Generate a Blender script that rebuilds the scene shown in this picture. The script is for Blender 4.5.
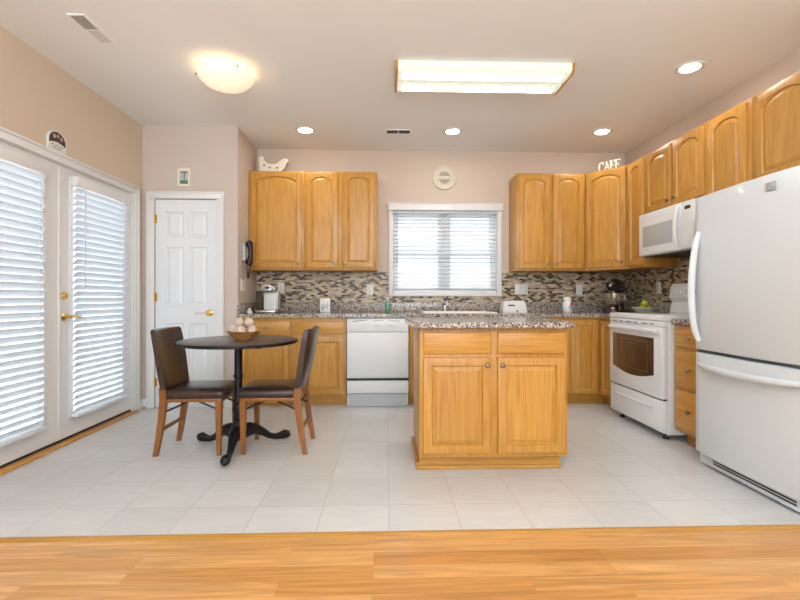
import bpy, bmesh, math, random
from mathutils import Vector, Matrix
R = math.radians
PI = math.pi
random.seed(7)
SC = bpy.context.scene
COL = SC.collection
for o in list(bpy.data.objects):
    bpy.data.objects.remove(o)

# ------------------------------------------------------------------ camera, world, sun, big lights, exposure
cam_d = bpy.data.cameras.new('camera')
cam_d.sensor_width = 36.0
cam_d.lens = 450 / 800 * 36.0
cam_d.shift_y = -2 / 800
cam_d.clip_start = 0.05
cam = bpy.data.objects.new('camera', cam_d)
COL.objects.link(cam)
cam.location = (0, 0, 1.07)
cam.rotation_euler = (R(90), 0, R(-1.8))
SC.camera = cam

SC.view_settings.view_transform = 'Standard'
SC.view_settings.look = 'None'
SC.view_settings.gamma = 1
SC.view_settings.exposure = 0.27
SC.view_settings.use_curve_mapping = False

world = bpy.data.worlds.new('sky')
SC.world = world
world.use_nodes = True
wn = world.node_tree.nodes
wn['Background'].inputs[0].default_value = (0.80, 0.90, 1.0, 1)
wn['Background'].inputs[1].default_value = 1.5

sd = bpy.data.lights.new('sun', 'SUN')
sd.energy = 5.0
sd.angle = R(0.6)
sd.color = (1.0, 0.95, 0.86)
sun = bpy.data.objects.new('sun', sd)
COL.objects.link(sun)
sun.rotation_euler = Vector((0.05, -1.0, -1.47)).to_track_quat('-Z', 'Y').to_euler()
sun.location = (-2, 9, 6)


def area(name, loc, direction, sx, sy, power, color):
    d = bpy.data.lights.new(name, 'AREA')
    d.shape = 'RECTANGLE'
    d.size = sx
    d.size_y = sy
    d.energy = power
    d.color = color
    o = bpy.data.objects.new(name, d)
    COL.objects.link(o)
    o.location = loc
    o.rotation_euler = Vector(direction).to_track_quat('-Z', 'Z').to_euler()
    return o


# added fill panel outside the rear opening, unseen behind the camera
area('fill_rear_opening', (0.2, -4.05, 1.5), (0, 1, 0), 4.2, 2.2, 80, (0.76, 0.88, 1.0))
# daylight outside the french doors
area('daylight_french_doors', (-4.2, 3.3, 3.6), (1, 0, -0.9), 2.4, 1.6, 160, (0.88, 0.95, 1.0))
# added unseen fill behind the camera, aimed up to bounce off the ceiling
area('fill_ceiling_bounce', (0.2, -1.6, 1.9), (0, 0.25, 1), 2.2, 1.2, 225, (0.80, 0.90, 1.0))


# ------------------------------------------------------------------ materials
def newmat(name):
    m = bpy.data.materials.new(name)
    m.use_nodes = True
    return m, m.node_tree.nodes, m.node_tree.links, m.node_tree.nodes['Principled BSDF']


def plain(name, col, rough=0.5, metal=0.0, noise=0.0, scale=20.0, coat=0.0, bump=0.0):
    m, n, l, p = newmat(name)
    p.inputs['Base Color'].default_value = (*col, 1)
    p.inputs['Roughness'].default_value = rough
    p.inputs['Metallic'].default_value = metal
    if coat:
        p.inputs['Coat Weight'].default_value = coat
        p.inputs['Coat Roughness'].default_value = 0.1
    if noise or bump:
        tc = n.new('ShaderNodeTexCoord')
        ns = n.new('ShaderNodeTexNoise')
        ns.inputs['Scale'].default_value = scale
        ns.inputs['Detail'].default_value = 4
        l.new(tc.outputs['Object'], ns.inputs['Vector'])
        if noise:
            r = n.new('ShaderNodeValToRGB')
            r.color_ramp.elements[0].position = 0.3
            r.color_ramp.elements[1].position = 0.7
            r.color_ramp.elements[0].color = (*[c * (1 - noise) for c in col], 1)
            r.color_ramp.elements[1].color = (*[min(1, c * (1 + noise)) for c in col], 1)
            l.new(ns.outputs['Fac'], r.inputs['Fac'])
            l.new(r.outputs['Color'], p.inputs['Base Color'])
        if bump:
            b = n.new('ShaderNodeBump')
            b.inputs['Strength'].default_value = bump
            b.inputs['Distance'].default_value = 0.002
            l.new(ns.outputs['Fac'], b.inputs['Height'])
            l.new(b.outputs['Normal'], p.inputs['Normal'])
    return m


def emis(name, col, strength):
    m, n, l, p = newmat(name)
    p.inputs['Base Color'].default_value = (*col, 1)
    p.inputs['Emission Color'].default_value = (*col, 1)
    p.inputs['Emission Strength'].default_value = strength
    p.inputs['Roughness'].default_value = 0.4
    return m


def oak(name, axis, c0, c1, c2, rough=0.32):
    """oak with grain running along `axis` of the object's own space"""
    m, n, l, p = newmat(name)
    tc = n.new('ShaderNodeTexCoord')
    oi = n.new('ShaderNodeObjectInfo')
    add = n.new('ShaderNodeVectorMath')
    add.operation = 'ADD'
    mul = n.new('ShaderNodeMath')
    mul.operation = 'MULTIPLY'
    mul.inputs[1].default_value = 37.0
    l.new(oi.outputs['Random'], mul.inputs[0])
    l.new(tc.outputs['Object'], add.inputs[0])
    l.new(mul.outputs[0], add.inputs[1])

    def mapped(sa, sb):
        mp = n.new('ShaderNodeMapping')
        s = [sb, sb, sb]
        s[axis] = sa
        mp.inputs['Scale'].default_value = s
        l.new(add.outputs[0], mp.inputs['Vector'])
        return mp
    m1 = mapped(0.9, 9)
    n1 = n.new('ShaderNodeTexNoise')
    n1.inputs['Scale'].default_value = 1.0
    n1.inputs['Detail'].default_value = 1.5
    l.new(m1.outputs[0], n1.inputs['Vector'])
    # cathedral rings from the contour lines of the stretched noise
    mm = n.new('ShaderNodeMath')
    mm.operation = 'MULTIPLY'
    mm.inputs[1].default_value = 46
    l.new(n1.outputs['Fac'], mm.inputs[0])
    sn = n.new('ShaderNodeMath')
    sn.operation = 'SINE'
    l.new(mm.outputs[0], sn.inputs[0])
    m2 = mapped(5, 330)
    n2 = n.new('ShaderNodeTexNoise')
    n2.inputs['Scale'].default_value = 1.0
    n2.inputs['Detail'].default_value = 3
    l.new(m2.outputs[0], n2.inputs['Vector'])
    mr = n.new('ShaderNodeMath')
    mr.operation = 'MULTIPLY_ADD'
    mr.inputs[1].default_value = 0.07
    mr.inputs[2].default_value = 0.0
    l.new(sn.outputs[0], mr.inputs[0])
    ad = n.new('ShaderNodeMath')
    ad.operation = 'ADD'
    l.new(mr.outputs[0], ad.inputs[0])
    l.new(n2.outputs['Fac'], ad.inputs[1])
    r = n.new('ShaderNodeValToRGB')
    e = r.color_ramp.elements
    e[0].position = 0.26
    e[0].color = (*c0, 1)
    e[1].position = 0.74
    e[1].color = (*c2, 1)
    k = e.new(0.46)
    k.color = (*c1, 1)
    l.new(ad.outputs[0], r.inputs['Fac'])
    hs = n.new('ShaderNodeHueSaturation')
    vr = n.new('ShaderNodeMapRange')
    vr.inputs['To Min'].default_value = 0.93
    vr.inputs['To Max'].default_value = 1.07
    l.new(oi.outputs['Random'], vr.inputs['Value'])
    l.new(vr.outputs[0], hs.inputs['Value'])
    l.new(r.outputs['Color'], hs.inputs['Color'])
    l.new(hs.outputs['Color'], p.inputs['Base Color'])
    p.inputs['Roughness'].default_value = rough
    b = n.new('ShaderNodeBump')
    b.inputs['Strength'].default_value = 0.12
    b.inputs['Distance'].default_value = 0.001
    l.new(n2.outputs['Fac'], b.inputs['Height'])
    l.new(b.outputs['Normal'], p.inputs['Normal'])
    return m


OC = ((0.41, 0.180, 0.028), (0.55, 0.265, 0.048), (0.63, 0.335, 0.075))
M = {}
M['oak_v'] = oak('oak_upright_grain', 2, *OC)
M['oak_h'] = oak('oak_level_grain', 0, *OC)
M['oak_y'] = oak('oak_sill', 1, *OC)
M['chairwood'] = oak('chair_wood', 2, (0.17, 0.055, 0.011), (0.27, 0.095, 0.019), (0.34, 0.135, 0.032), 0.3)
M['bowlwood'] = oak('bowl_wood', 0, (0.20, 0.07, 0.015), (0.45, 0.20, 0.05), (0.62, 0.34, 0.12), 0.35)
M['tabletop'] = oak('table_wood', 0, (0.030, 0.024, 0.020), (0.060, 0.045, 0.036), (0.10, 0.075, 0.06), 0.3)
M['wall'] = plain('wall_paint', (0.63, 0.515, 0.42), 0.75, bump=0.05, scale=120)
M['wall_pantry'] = plain('wall_paint_pink_beige', (0.62, 0.53, 0.475), 0.75, bump=0.05, scale=120)
M['wall_neutral'] = plain('wall_paint_off_white', (0.72, 0.70, 0.67), 0.8)
M['wall_warm'] = plain('wall_paint_warm', (0.68, 0.56, 0.42), 0.75, bump=0.05, scale=120)
M['ceiling'] = plain('ceiling_paint', (0.88, 0.88, 0.87), 0.9)
M['trim'] = plain('white_trim', (0.80, 0.79, 0.78), 0.35)
M['white_door'] = plain('white_door_paint', (0.78, 0.80, 0.82), 0.35)
M['appliance'] = plain('white_enamel', (0.79, 0.81, 0.82), 0.38)
M['appliance_grey'] = plain('pale_grey_plastic', (0.55, 0.56, 0.57), 0.35)
M['fridge'] = plain('fridge_white', (0.70, 0.75, 0.785), 0.30, coat=0.2, bump=0.05, scale=300)
M['black'] = plain('black_plastic', (0.012, 0.012, 0.013), 0.35)
M['gap'] = plain('gap_shade', (0.03, 0.03, 0.03), 0.7)  # near-black colour standing in for the shade inside gaps and slots
M['iron'] = plain('black_iron', (0.018, 0.018, 0.020), 0.42, 0.6, bump=0.2, scale=90)
M['leather'] = plain('dark_brown_leather', (0.038, 0.022, 0.017), 0.30, noise=0.2, scale=30, coat=0.2, bump=0.15)
M['brass'] = plain('brass', (0.80, 0.55, 0.16), 0.22, 1.0)
M['bronze'] = plain('antique_bronze', (0.30, 0.24, 0.17), 0.35, 0.9)
M['chrome'] = plain('chrome', (0.82, 0.83, 0.84), 0.12, 1.0)
M['steel'] = plain('brushed_steel', (0.62, 0.60, 0.57), 0.25, 1.0)
M['cream'] = plain('cream_paint', (0.80, 0.74, 0.60), 0.6, noise=0.06, scale=60)
M['plate_white'] = plain('switch_plate', (0.78, 0.77, 0.72), 0.35)
M['ceramic'] = plain('white_ceramic', (0.82, 0.81, 0.78), 0.2)
M['red'] = plain('red_glaze', (0.60, 0.05, 0.04), 0.3)
M['green_leaf'] = plain('leaf_green', (0.10, 0.22, 0.08), 0.5)
M['lime'] = plain('lime_skin', (0.52, 0.62, 0.03), 0.4, noise=0.1, scale=60)
M['ballmat'] = plain('woven_ball', (0.60, 0.50, 0.41), 0.8, noise=0.32, scale=110, bump=0.8)
M['tape'] = plain('white_slats', (0.80, 0.84, 0.88), 0.45)
M['duct'] = plain('duct_grey', (0.13, 0.12, 0.11), 0.8)
M['grey_vent'] = plain('vent_grey', (0.42, 0.40, 0.38), 0.7)
M['fixture_white'] = plain('fixture_white', (0.80, 0.82, 0.76), 0.4)
M['lens'] = emis('light_lens', (0.50, 0.54, 0.45), 0.80)
M['tube_glow'] = emis('tube_glow', (0.92, 0.97, 1.0), 16.0)
M['bulb'] = emis('recessed_bulb', (1.0, 0.95, 0.86), 62.0)
M['dome_glass'] = emis('alabaster_glass', (1.0, 0.84, 0.62), 0.46)
M['dome_core'] = emis('dome_bulb_glow', (1.0, 0.93, 0.78), 3.2)
M['mixer_bowl'] = plain('steel_bowl', (0.70, 0.66, 0.60), 0.2, 1.0)
M['deck'] = plain('deck_boards', (0.45, 0.42, 0.38), 0.8, noise=0.1)
M['lawn'] = plain('pale_ground', (0.55, 0.55, 0.53), 0.9, noise=0.3, scale=3)  # ground paled so the outdoors reads overexposed, brightness put into the colour
M['siding'] = plain('white_vinyl', (0.75, 0.77, 0.80), 0.6)
M['plaque_grey'] = plain('plaque_greywash', (0.36, 0.34, 0.29), 0.7, noise=0.12, scale=70)
M['plaque_cream'] = plain('plaque_cream', (0.70, 0.62, 0.52), 0.6, noise=0.12, scale=60)


def glass(name, col, rough=0.0, ior=1.1):
    m, n, l, p = newmat(name)
    p.inputs['Base Color'].default_value = (*col, 1)
    p.inputs['Transmission Weight'].default_value = 1.0
    p.inputs['Roughness'].default_value = rough
    p.inputs['IOR'].default_value = ior
    return m


def pane_glass():
    m = bpy.data.materials.new('window_glass')
    m.use_nodes = True
    n, l = m.node_tree.nodes, m.node_tree.links
    n.remove(n['Principled BSDF'])
    t = n.new('ShaderNodeBsdfTransparent')
    t.inputs[0].default_value = (0.95, 0.97, 0.98, 1)
    g = n.new('ShaderNodeBsdfGlossy')
    g.inputs['Roughness'].default_value = 0.02
    mx = n.new('ShaderNodeMixShader')
    mx.inputs[0].default_value = 0.06
    l.new(t.outputs[0], mx.inputs[1])
    l.new(g.outputs[0], mx.inputs[2])
    l.new(mx.outputs[0], n['Material Output'].inputs[0])
    return m


M['glass'] = pane_glass()
M['green_glass'] = glass('green_glass', (0.15, 0.55, 0.32), 0.05, 1.4)


def slat_mat():
    m = bpy.data.materials.new('blind_slats')
    m.use_nodes = True
    n, l = m.node_tree.nodes, m.node_tree.links
    p = n['Principled BSDF']
    p.inputs['Base Color'].default_value = (0.84, 0.88, 0.92, 1)
    p.inputs['Roughness'].default_value = 0.4
    t = n.new('ShaderNodeBsdfTranslucent')
    t.inputs[0].default_value = (0.85, 0.92, 0.98, 1)
    mx = n.new('ShaderNodeMixShader')
    mx.inputs[0].default_value = 0.16
    l.new(p.outputs[0], mx.inputs[1])
    l.new(t.outputs[0], mx.inputs[2])
    l.new(mx.outputs[0], n['Material Output'].inputs[0])
    return m


M['slat'] = slat_mat()


def granite():
    m, n, l, p = newmat('speckled_granite')
    tc = n.new('ShaderNodeTexCoord')
    v = n.new('ShaderNodeTexVoronoi')
    v.inputs['Scale'].default_value = 125
    l.new(tc.outputs['Object'], v.inputs['Vector'])
    sep = n.new('ShaderNodeSeparateColor')
    l.new(v.outputs['Color'], sep.inputs[0])
    r = n.new('ShaderNodeValToRGB')
    r.color_ramp.interpolation = 'CONSTANT'
    e = r.color_ramp.elements
    e[0].position = 0
    e[0].color = (0.06, 0.05, 0.045, 1)
    e[1].position = 0.24
    e[1].color = (0.23, 0.19, 0.165, 1)
    for pos, c in ((0.40, (0.45, 0.385, 0.32)), (0.62, (0.52, 0.455, 0.39)), (0.80, (0.33, 0.25, 0.20)), (0.93, (0.66, 0.62, 0.56))):
        k = e.new(pos)
        k.color = (*c, 1)
    l.new(sep.outputs[0], r.inputs['Fac'])
    ns = n.new('ShaderNodeTexNoise')
    ns.inputs['Scale'].default_value = 14
    l.new(tc.outputs['Object'], ns.inputs['Vector'])
    mr = n.new('ShaderNodeMapRange')
    mr.inputs['To Min'].default_value = 0.8
    mr.inputs['To Max'].default_value = 1.25
    l.new(ns.outputs['Fac'], mr.inputs['Value'])
    hs = n.new('ShaderNodeHueSaturation')
    l.new(mr.outputs[0], hs.inputs['Value'])
    l.new(r.outputs['Color'], hs.inputs['Color'])
    l.new(hs.outputs['Color'], p.inputs['Base Color'])
    p.inputs['Roughness'].default_value = 0.12
    return m


M['granite'] = granite()


def brickmat(name, ramp, bw, bh, mortar, mcol, ax, offset=0.5, rough=0.3, bump=0.3, freq=2, noise=None, shift=(0, 0), interp='CONSTANT', msmooth=0.1):
    m, n, l, p = newmat(name)
    tc = n.new('ShaderNodeTexCoord')
    sp = n.new('ShaderNodeSeparateXYZ')
    cb = n.new('ShaderNodeCombineXYZ')
    l.new(tc.outputs['Object'], sp.inputs[0])
    for i in (0, 1):
        a = n.new('ShaderNodeMath')
        a.operation = 'ADD'
        a.inputs[1].default_value = shift[i]
        l.new(sp.outputs[ax[i]], a.inputs[0])
        l.new(a.outputs[0], cb.inputs[i])
    bt = n.new('ShaderNodeTexBrick')
    bt.offset = offset
    bt.offset_frequency = freq
    bt.inputs['Color1'].default_value = (0, 0, 0, 1)
    bt.inputs['Color2'].default_value = (1, 1, 1, 1)
    bt.inputs['Mortar'].default_value = (0.5, 0.5, 0.5, 1)
    bt.inputs['Scale'].default_value = 1
    bt.inputs['Mortar Size'].default_value = mortar
    bt.inputs['Mortar Smooth'].default_value = msmooth
    bt.inputs['Brick Width'].default_value = bw
    bt.inputs['Row Height'].default_value = bh
    l.new(cb.outputs[0], bt.inputs['Vector'])
    r = n.new('ShaderNodeValToRGB')
    r.color_ramp.interpolation = interp
    e = r.color_ramp.elements
    e[0].position, e[0].color = ramp[0][0], (*ramp[0][1], 1)
    e[1].position, e[1].color = ramp[-1][0], (*ramp[-1][1], 1)
    for pos, c in ramp[1:-1]:
        k = e.new(pos)
        k.color = (*c, 1)
    l.new(bt.outputs['Color'], r.inputs['Fac'])
    src = r.outputs['Color']
    if noise:
        mp = n.new('ShaderNodeMapping')
        mp.inputs['Scale'].default_value = noise[0]
        l.new(tc.outputs['Object'], mp.inputs[0])
        # shift the grain from plank to plank
        ad = n.new('ShaderNodeVectorMath')
        ad.operation = 'MULTIPLY_ADD'
        ad.inputs[1].default_value = (23, 17, 5)
        l.new(bt.outputs['Color'], ad.inputs[0])
        l.new(mp.outputs[0], ad.inputs[2])
        ns = n.new('ShaderNodeTexNoise')
        ns.inputs['Scale'].default_value = 1
        ns.inputs['Detail'].default_value = 4
        ns.inputs['Distortion'].default_value = noise[3] if len(noise) > 3 else 0
        l.new(ad.outputs[0], ns.inputs['Vector'])
        mr = n.new('ShaderNodeMapRange')
        mr.inputs['From Min'].default_value = 0.3
        mr.inputs['From Max'].default_value = 0.7
        mr.inputs['To Min'].default_value = noise[1]
        mr.inputs['To Max'].default_value = noise[2]
        l.new(ns.outputs['Fac'], mr.inputs['Value'])
        hs = n.new('ShaderNodeHueSaturation')
        l.new(mr.outputs[0], hs.inputs['Value'])
        l.new(src, hs.inputs['Color'])
        src = hs.outputs['Color']
    mx = n.new('ShaderNodeMix')
    mx.data_type = 'RGBA'
    l.new(bt.outputs['Fac'], mx.inputs[0])
    l.new(src, mx.inputs[6])
    mx.inputs[7].default_value = (*mcol, 1)
    l.new(mx.outputs[2], p.inputs['Base Color'])
    p.inputs['Roughness'].default_value = rough
    if bump:
        b = n.new('ShaderNodeBump')
        b.inputs['Strength'].default_value = bump
        b.inputs['Distance'].default_value = 0.002
        b.invert = True
        l.new(bt.outputs['Fac'], b.inputs['Height'])
        l.new(b.outputs['Normal'], p.inputs['Normal'])
    return m


MOS = [(0.0, (0.020, 0.010, 0.007)), (0.17, (0.50, 0.38, 0.24)), (0.34, (0.26, 0.18, 0.11)), (0.45, (0.62, 0.52, 0.37)),
       (0.60, (0.33, 0.26, 0.185)), (0.72, (0.10, 0.060, 0.035)), (0.83, (0.52, 0.38, 0.22)), (0.93, (0.62, 0.54, 0.42))]
M['mosaic_back'] = brickmat('mosaic_tile_back', MOS, 0.050, 0.0205, 0.0014, (0.36, 0.30, 0.22), (0, 2), rough=0.38)
M['mosaic_side'] = brickmat('mosaic_tile_side', MOS, 0.050, 0.0205, 0.0014, (0.36, 0.30, 0.22), (1, 2), rough=0.38)
M['tile'] = brickmat('floor_tile', [(0.0, (0.62, 0.615, 0.60)), (1.0, (0.68, 0.675, 0.66))], 0.336, 0.336, 0.0022, (0.45, 0.45, 0.44), (0, 1),
                     offset=0.0, rough=0.30, bump=0.25, noise=((5, 16, 5), 0.95, 1.05, 0.5), shift=(10 * 0.336 + 0.32, 10 * 0.336 - 2.33), interp='LINEAR', msmooth=0.4)
M['planks'] = brickmat('oak_laminate', [(0.0, (0.54, 0.245, 0.070)), (0.5, (0.65, 0.325, 0.105)), (1.0, (0.74, 0.41, 0.155))], 0.95, 0.089, 0.0006, (0.42, 0.19, 0.06), (0, 1),
                       offset=0.37, freq=3, rough=0.22, bump=0.05, noise=((1.8, 24, 5), 0.72, 1.10, 1.6), shift=(20, 20), interp='LINEAR')


# ------------------------------------------------------------------ geometry helpers
def nb():
    return bmesh.new()


def box(bm, x0, x1, y0, y1, z0, z1, bev=0.0, seg=2):
    if x0 > x1: x0, x1 = x1, x0
    if y0 > y1: y0, y1 = y1, y0
    if z0 > z1: z0, z1 = z1, z0
    v = [bm.verts.new(p) for p in ((x0, y0, z0), (x1, y0, z0), (x1, y1, z0), (x0, y1, z0), (x0, y0, z1), (x1, y0, z1), (x1, y1, z1), (x0, y1, z1))]
    fs = [bm.faces.new([v[i] for i in q]) for q in ((3, 2, 1, 0), (4, 5, 6, 7), (0, 1, 5, 4), (1, 2, 6, 5), (2, 3, 7, 6), (3, 0, 4, 7))]
    if bev > 0:
        es = {e for f in fs for e in f.edges}
        bmesh.ops.bevel(bm, geom=list(es), offset=bev, segments=seg, affect='EDGES', profile=0.5)
    return bm


def loft(bm, rings, cap0=True, cap1=True, closed=True):
    """rings: lists of points with equal length, joined one after the other"""
    vs = [[bm.verts.new(p) for p in r] for r in rings]
    n = len(vs[0])
    for a, b in zip(vs, vs[1:]):
        for i in range(n if closed else n - 1):
            j = (i + 1) % n
            try:
                bm.faces.new((a[i], a[j], b[j], b[i]))
            except ValueError:
                pass
    if cap0: bm.faces.new(list(reversed(vs[0])))
    if cap1: bm.faces.new(vs[-1])
    return vs


def lathe(bm, prof, c=(0, 0, 0), n=32, axis='z', cap=True, sweep=None):
    """prof: (radius, height) pairs"""
    rings = []
    for r, h in prof:
        ring = []
        for i in range(n):
            a = 2 * PI * i / n
            p = (r * math.cos(a), r * math.sin(a), h)
            if axis == 'y':
                p = (p[0], h, p[1])
            elif axis == 'x':
                p = (h, p[0], p[1])
            ring.append((p[0] + c[0], p[1] + c[1], p[2] + c[2]))
        rings.append(ring)
    loft(bm, rings, cap, cap)
    return bm


def tube(bm, pts, r, n=10, flat=1.0, up=(0, 0, 1), caps=True):
    """round tube through pts; r is a number or one per point; flat squashes along the second axis"""
    pts = [Vector(p) for p in pts]
    rr = r if isinstance(r, (list, tuple)) else [r] * len(pts)
    rings = []
    prev = None
    for i, p in enumerate(pts):
        t = (pts[min(i + 1, len(pts) - 1)] - pts[max(i - 1, 0)]).normalized()
        if prev is None:
            u = Vector(up)
            if abs(u.dot(t)) > 0.95: u = Vector((1, 0, 0))
            a = (u - t * u.dot(t)).normalized()
        else:
            a = (prev - t * prev.dot(t)).normalized()
        prev = a
        b = t.cross(a)
        rings.append([p + a * math.cos(2 * PI * k / n) * rr[i] + b * math.sin(2 * PI * k / n) * rr[i] * flat for k in range(n)])
    loft(bm, rings, caps, caps)
    return bm


def bez(p0, p1, p2, p3, n=10):
    p0, p1, p2, p3 = map(Vector, (p0, p1, p2, p3))
    return [p0 * (1 - t) ** 3 + p1 * 3 * t * (1 - t) ** 2 + p2 * 3 * t * t * (1 - t) + p3 * t ** 3 for t in (i / n for i in range(n + 1))]


def prism(bm, poly, a0, a1, axis='z', bev=0.0):
    """poly in the plane across `axis`: z -> (x,y), y -> (x,z), x -> (y,z)"""
    def P(p, h):
        return (p[0], p[1], h) if axis == 'z' else ((p[0], h, p[1]) if axis == 'y' else (h, p[0], p[1]))
    vs0 = [bm.verts.new(P(p, a0)) for p in poly]
    vs1 = [bm.verts.new(P(p, a1)) for p in poly]
    n = len(poly)
    caps = [bm.faces.new(list(reversed(vs0))), bm.faces.new(vs1)]
    for i in range(n):
        j = (i + 1) % n
        bm.faces.new((vs0[i], vs0[j], vs1[j], vs1[i]))
    if bev:
        es = {e for f in caps for e in f.edges}
        bmesh.ops.bevel(bm, geom=list(es), offset=bev, segments=2, affect='EDGES', profile=0.5)
    return bm


def cells(bm, xs, ys, z0, z1, holes, axis='z'):
    """slab cut in cells, some left out; axis as in prism"""
    def P(a, b, h):
        return (a, b, h) if axis == 'z' else ((a, h, b) if axis == 'y' else (h, a, b))
    V = {}

    def vert(i, j, k):
        if (i, j, k) not in V:
            V[(i, j, k)] = bm.verts.new(P(xs[i], ys[j], (z0, z1)[k]))
        return V[(i, j, k)]

    def solid(i, j):
        return 0 <= i < len(xs) - 1 and 0 <= j < len(ys) - 1 and (i, j) not in holes
    for i in range(len(xs) - 1):
        for j in range(len(ys) - 1):
            if not solid(i, j):
                continue
            for k in (0, 1):
                bm.faces.new([vert(*q, k) for q in ((i, j), (i + 1, j), (i + 1, j + 1), (i, j + 1))])
            for (di, dj, a, b) in ((-1, 0, (i, j), (i, j + 1)), (1, 0, (i + 1, j), (i + 1, j + 1)), (0, -1, (i, j), (i + 1, j)), (0, 1, (i, j + 1), (i + 1, j + 1))):
                if not solid(i + di, j + dj):
                    bm.faces.new((vert(*a, 0), vert(*b, 0), vert(*b, 1), vert(*a, 1)))
    return bm


def finish(name, bm, mat, parent=None, loc=None, rot=None, smooth=True, angle=35, sub=0):
    bmesh.ops.recalc_face_normals(bm, faces=bm.faces)
    me = bpy.data.meshes.new(name)
    bm.to_mesh(me)
    bm.free()
    if smooth:
        me.polygons.foreach_set('use_smooth', [True] * len(me.polygons))
        me.set_sharp_from_angle(angle=R(angle))
    me.materials.append(mat)
    o = bpy.data.objects.new(name, me)
    COL.objects.link(o)
    if parent is not None: o.parent = parent
    if loc is not None: o.location = loc
    if rot is not None: o.rotation_euler = rot
    if sub:
        s = o.modifiers.new('sub', 'SUBSURF')
        s.levels = s.render_levels = sub
    return o


def thing(name, label, cat, loc=(0, 0, 0), rz=0.0, group=None):
    o = bpy.data.objects.new(name, None)
    o.empty_display_size = 0.1
    COL.objects.link(o)
    o.location = loc
    o.rotation_euler = (0, 0, rz)
    o['label'] = label
    o['category'] = cat
    if group: o['group'] = group
    return o


def tag(o, label, cat, group=None):
    o['label'] = label
    o['category'] = cat
    if group: o['group'] = group
    return o


def struct(name, bm, mat, parent=None, **k):
    o = finish(name, bm, mat, parent, **k)
    if parent is None: o['kind'] = 'structure'
    return o


def struct_root(name, loc=(0, 0, 0), rz=0):
    o = bpy.data.objects.new(name, None)
    COL.objects.link(o)
    o.location = loc
    o.rotation_euler = (0, 0, rz)
    o['kind'] = 'structure'
    return o


def dup(o, loc=None, rz=None, label=None, parent=None):
    c = o.copy()
    COL.objects.link(c)
    if parent is not None: c.parent = parent
    if loc is not None: c.location = loc
    if rz is not None: c.rotation_euler = (0, 0, rz)
    if label: c['label'] = label
    for ch in list(o.children):
        dup(ch, parent=c)
    return c


# ------------------------------------------------------------------ room shell
XL, XR, YB, YP, XP, ZC, YR = -2.36, 2.75, 5.10, 4.44, -1.445, 2.74, -3.9
YW = 2.05                       # where the planks meet the tiles
T = 0.14
b = nb(); box(b, XL, XR, YW, YB, -0.10, 0.0); struct('floor', b, M['tile'])
b = nb(); box(b, XL, XR, YR, YW - 0.0005, -0.10, 0.0); struct('floor_wood', b, M['planks'])
b = nb(); prism(b, [(YW - 0.032, 0.0005), (YW - 0.022, 0.006), (YW, 0.008), (YW + 0.006, 0.006), (YW + 0.012, 0.0005)], XL + 0.001, XR - 0.001, axis='x')
struct('trim_threshold', b, M['oak_h'])
b = nb(); box(b, XL - T, XR + T, YR - T, YB + T, ZC, ZC + 0.12); struct('ceiling', b, M['ceiling'])
# left wall with the french door opening
DY0, DY1, DZ = 2.415, 4.285, 2.045
b = nb(); cells(b, [YR - T, DY0, DY1, YP], [0, DZ, ZC], XL - T, XL, {(1, 0)}, axis='x'); struct('wall_left', b, M['wall_warm'])
b = nb(); box(b, XR, XR + T, YR - T, YB + T, 0, ZC); struct('wall_right', b, M['wall'])
# pantry front wall (with door opening) and its return
PX0, PX1, PZ = -2.245, -1.645, 2.035
b = nb(); cells(b, [XL - T, PX0, PX1, XP], [0, PZ, ZC], YP, YP + 0.11, {(1, 0)}, axis='y'); struct('wall_pantry', b, M['wall_pantry'])
b = nb(); box(b, XP - 0.11, XP, YP + 0.11, YB, 0, ZC); struct('wall_pantry_side', b, M['wall'])
# back wall with the window opening
WX0, WX1, WZ0, WZ1 = 0.075, 1.275, 1.125, 2.075
b = nb(); cells(b, [XP - 0.11, WX0, WX1, XR], [0, WZ0, WZ1, ZC], YB, YB + T, {(1, 1)}, axis='y'); struct('wall_back', b, M['wall'])
# pantry closet behind the white door, closed in
b = nb(); box(b, XL - T, XP - 0.11, YB, YB + T, 0, ZC); struct('wall_pantry_back', b, M['wall'])
# rear wall of the family room behind the camera, with a wide opening that lets the added fill in
b = nb(); cells(b, [XL, -1.9, 2.3, XR], [0, 0.4, 2.4, ZC], YR - T, YR, {(1, 1)}, axis='y'); struct('wall_rear', b, M['wall_neutral'])

# baseboards
def baseboard(name, x0, x1, y0, y1):
    b = nb(); box(b, x0, x1, y0, y1, 0.0, 0.095, 0.004)
    struct(name, b, M['trim'])


baseboard('baseboard_pantry_left', XL + 0.001, -2.315, YP - 0.014, YP - 0.0005)
baseboard('baseboard_left', XL + 0.0005, XL + 0.014, DY1 + 0.075, YP - 0.015)
baseboard('baseboard_left_rear', XL + 0.0005, XL + 0.014, YR + 0.01, DY0 - 0.075)
baseboard('baseboard_pantry_right', -1.574, XP, YP - 0.014, YP - 0.0005)
baseboard('baseboard_right', XR - 0.014, XR - 0.0005, YR + 0.01, 1.9)
b = nb(); box(b, XL + 0.014, -2.315, YP - 0.032, YP - 0.0145, 0.0, 0.02, 0.006); struct('trim_shoe_molding', b, M['oak_h'])

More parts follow.
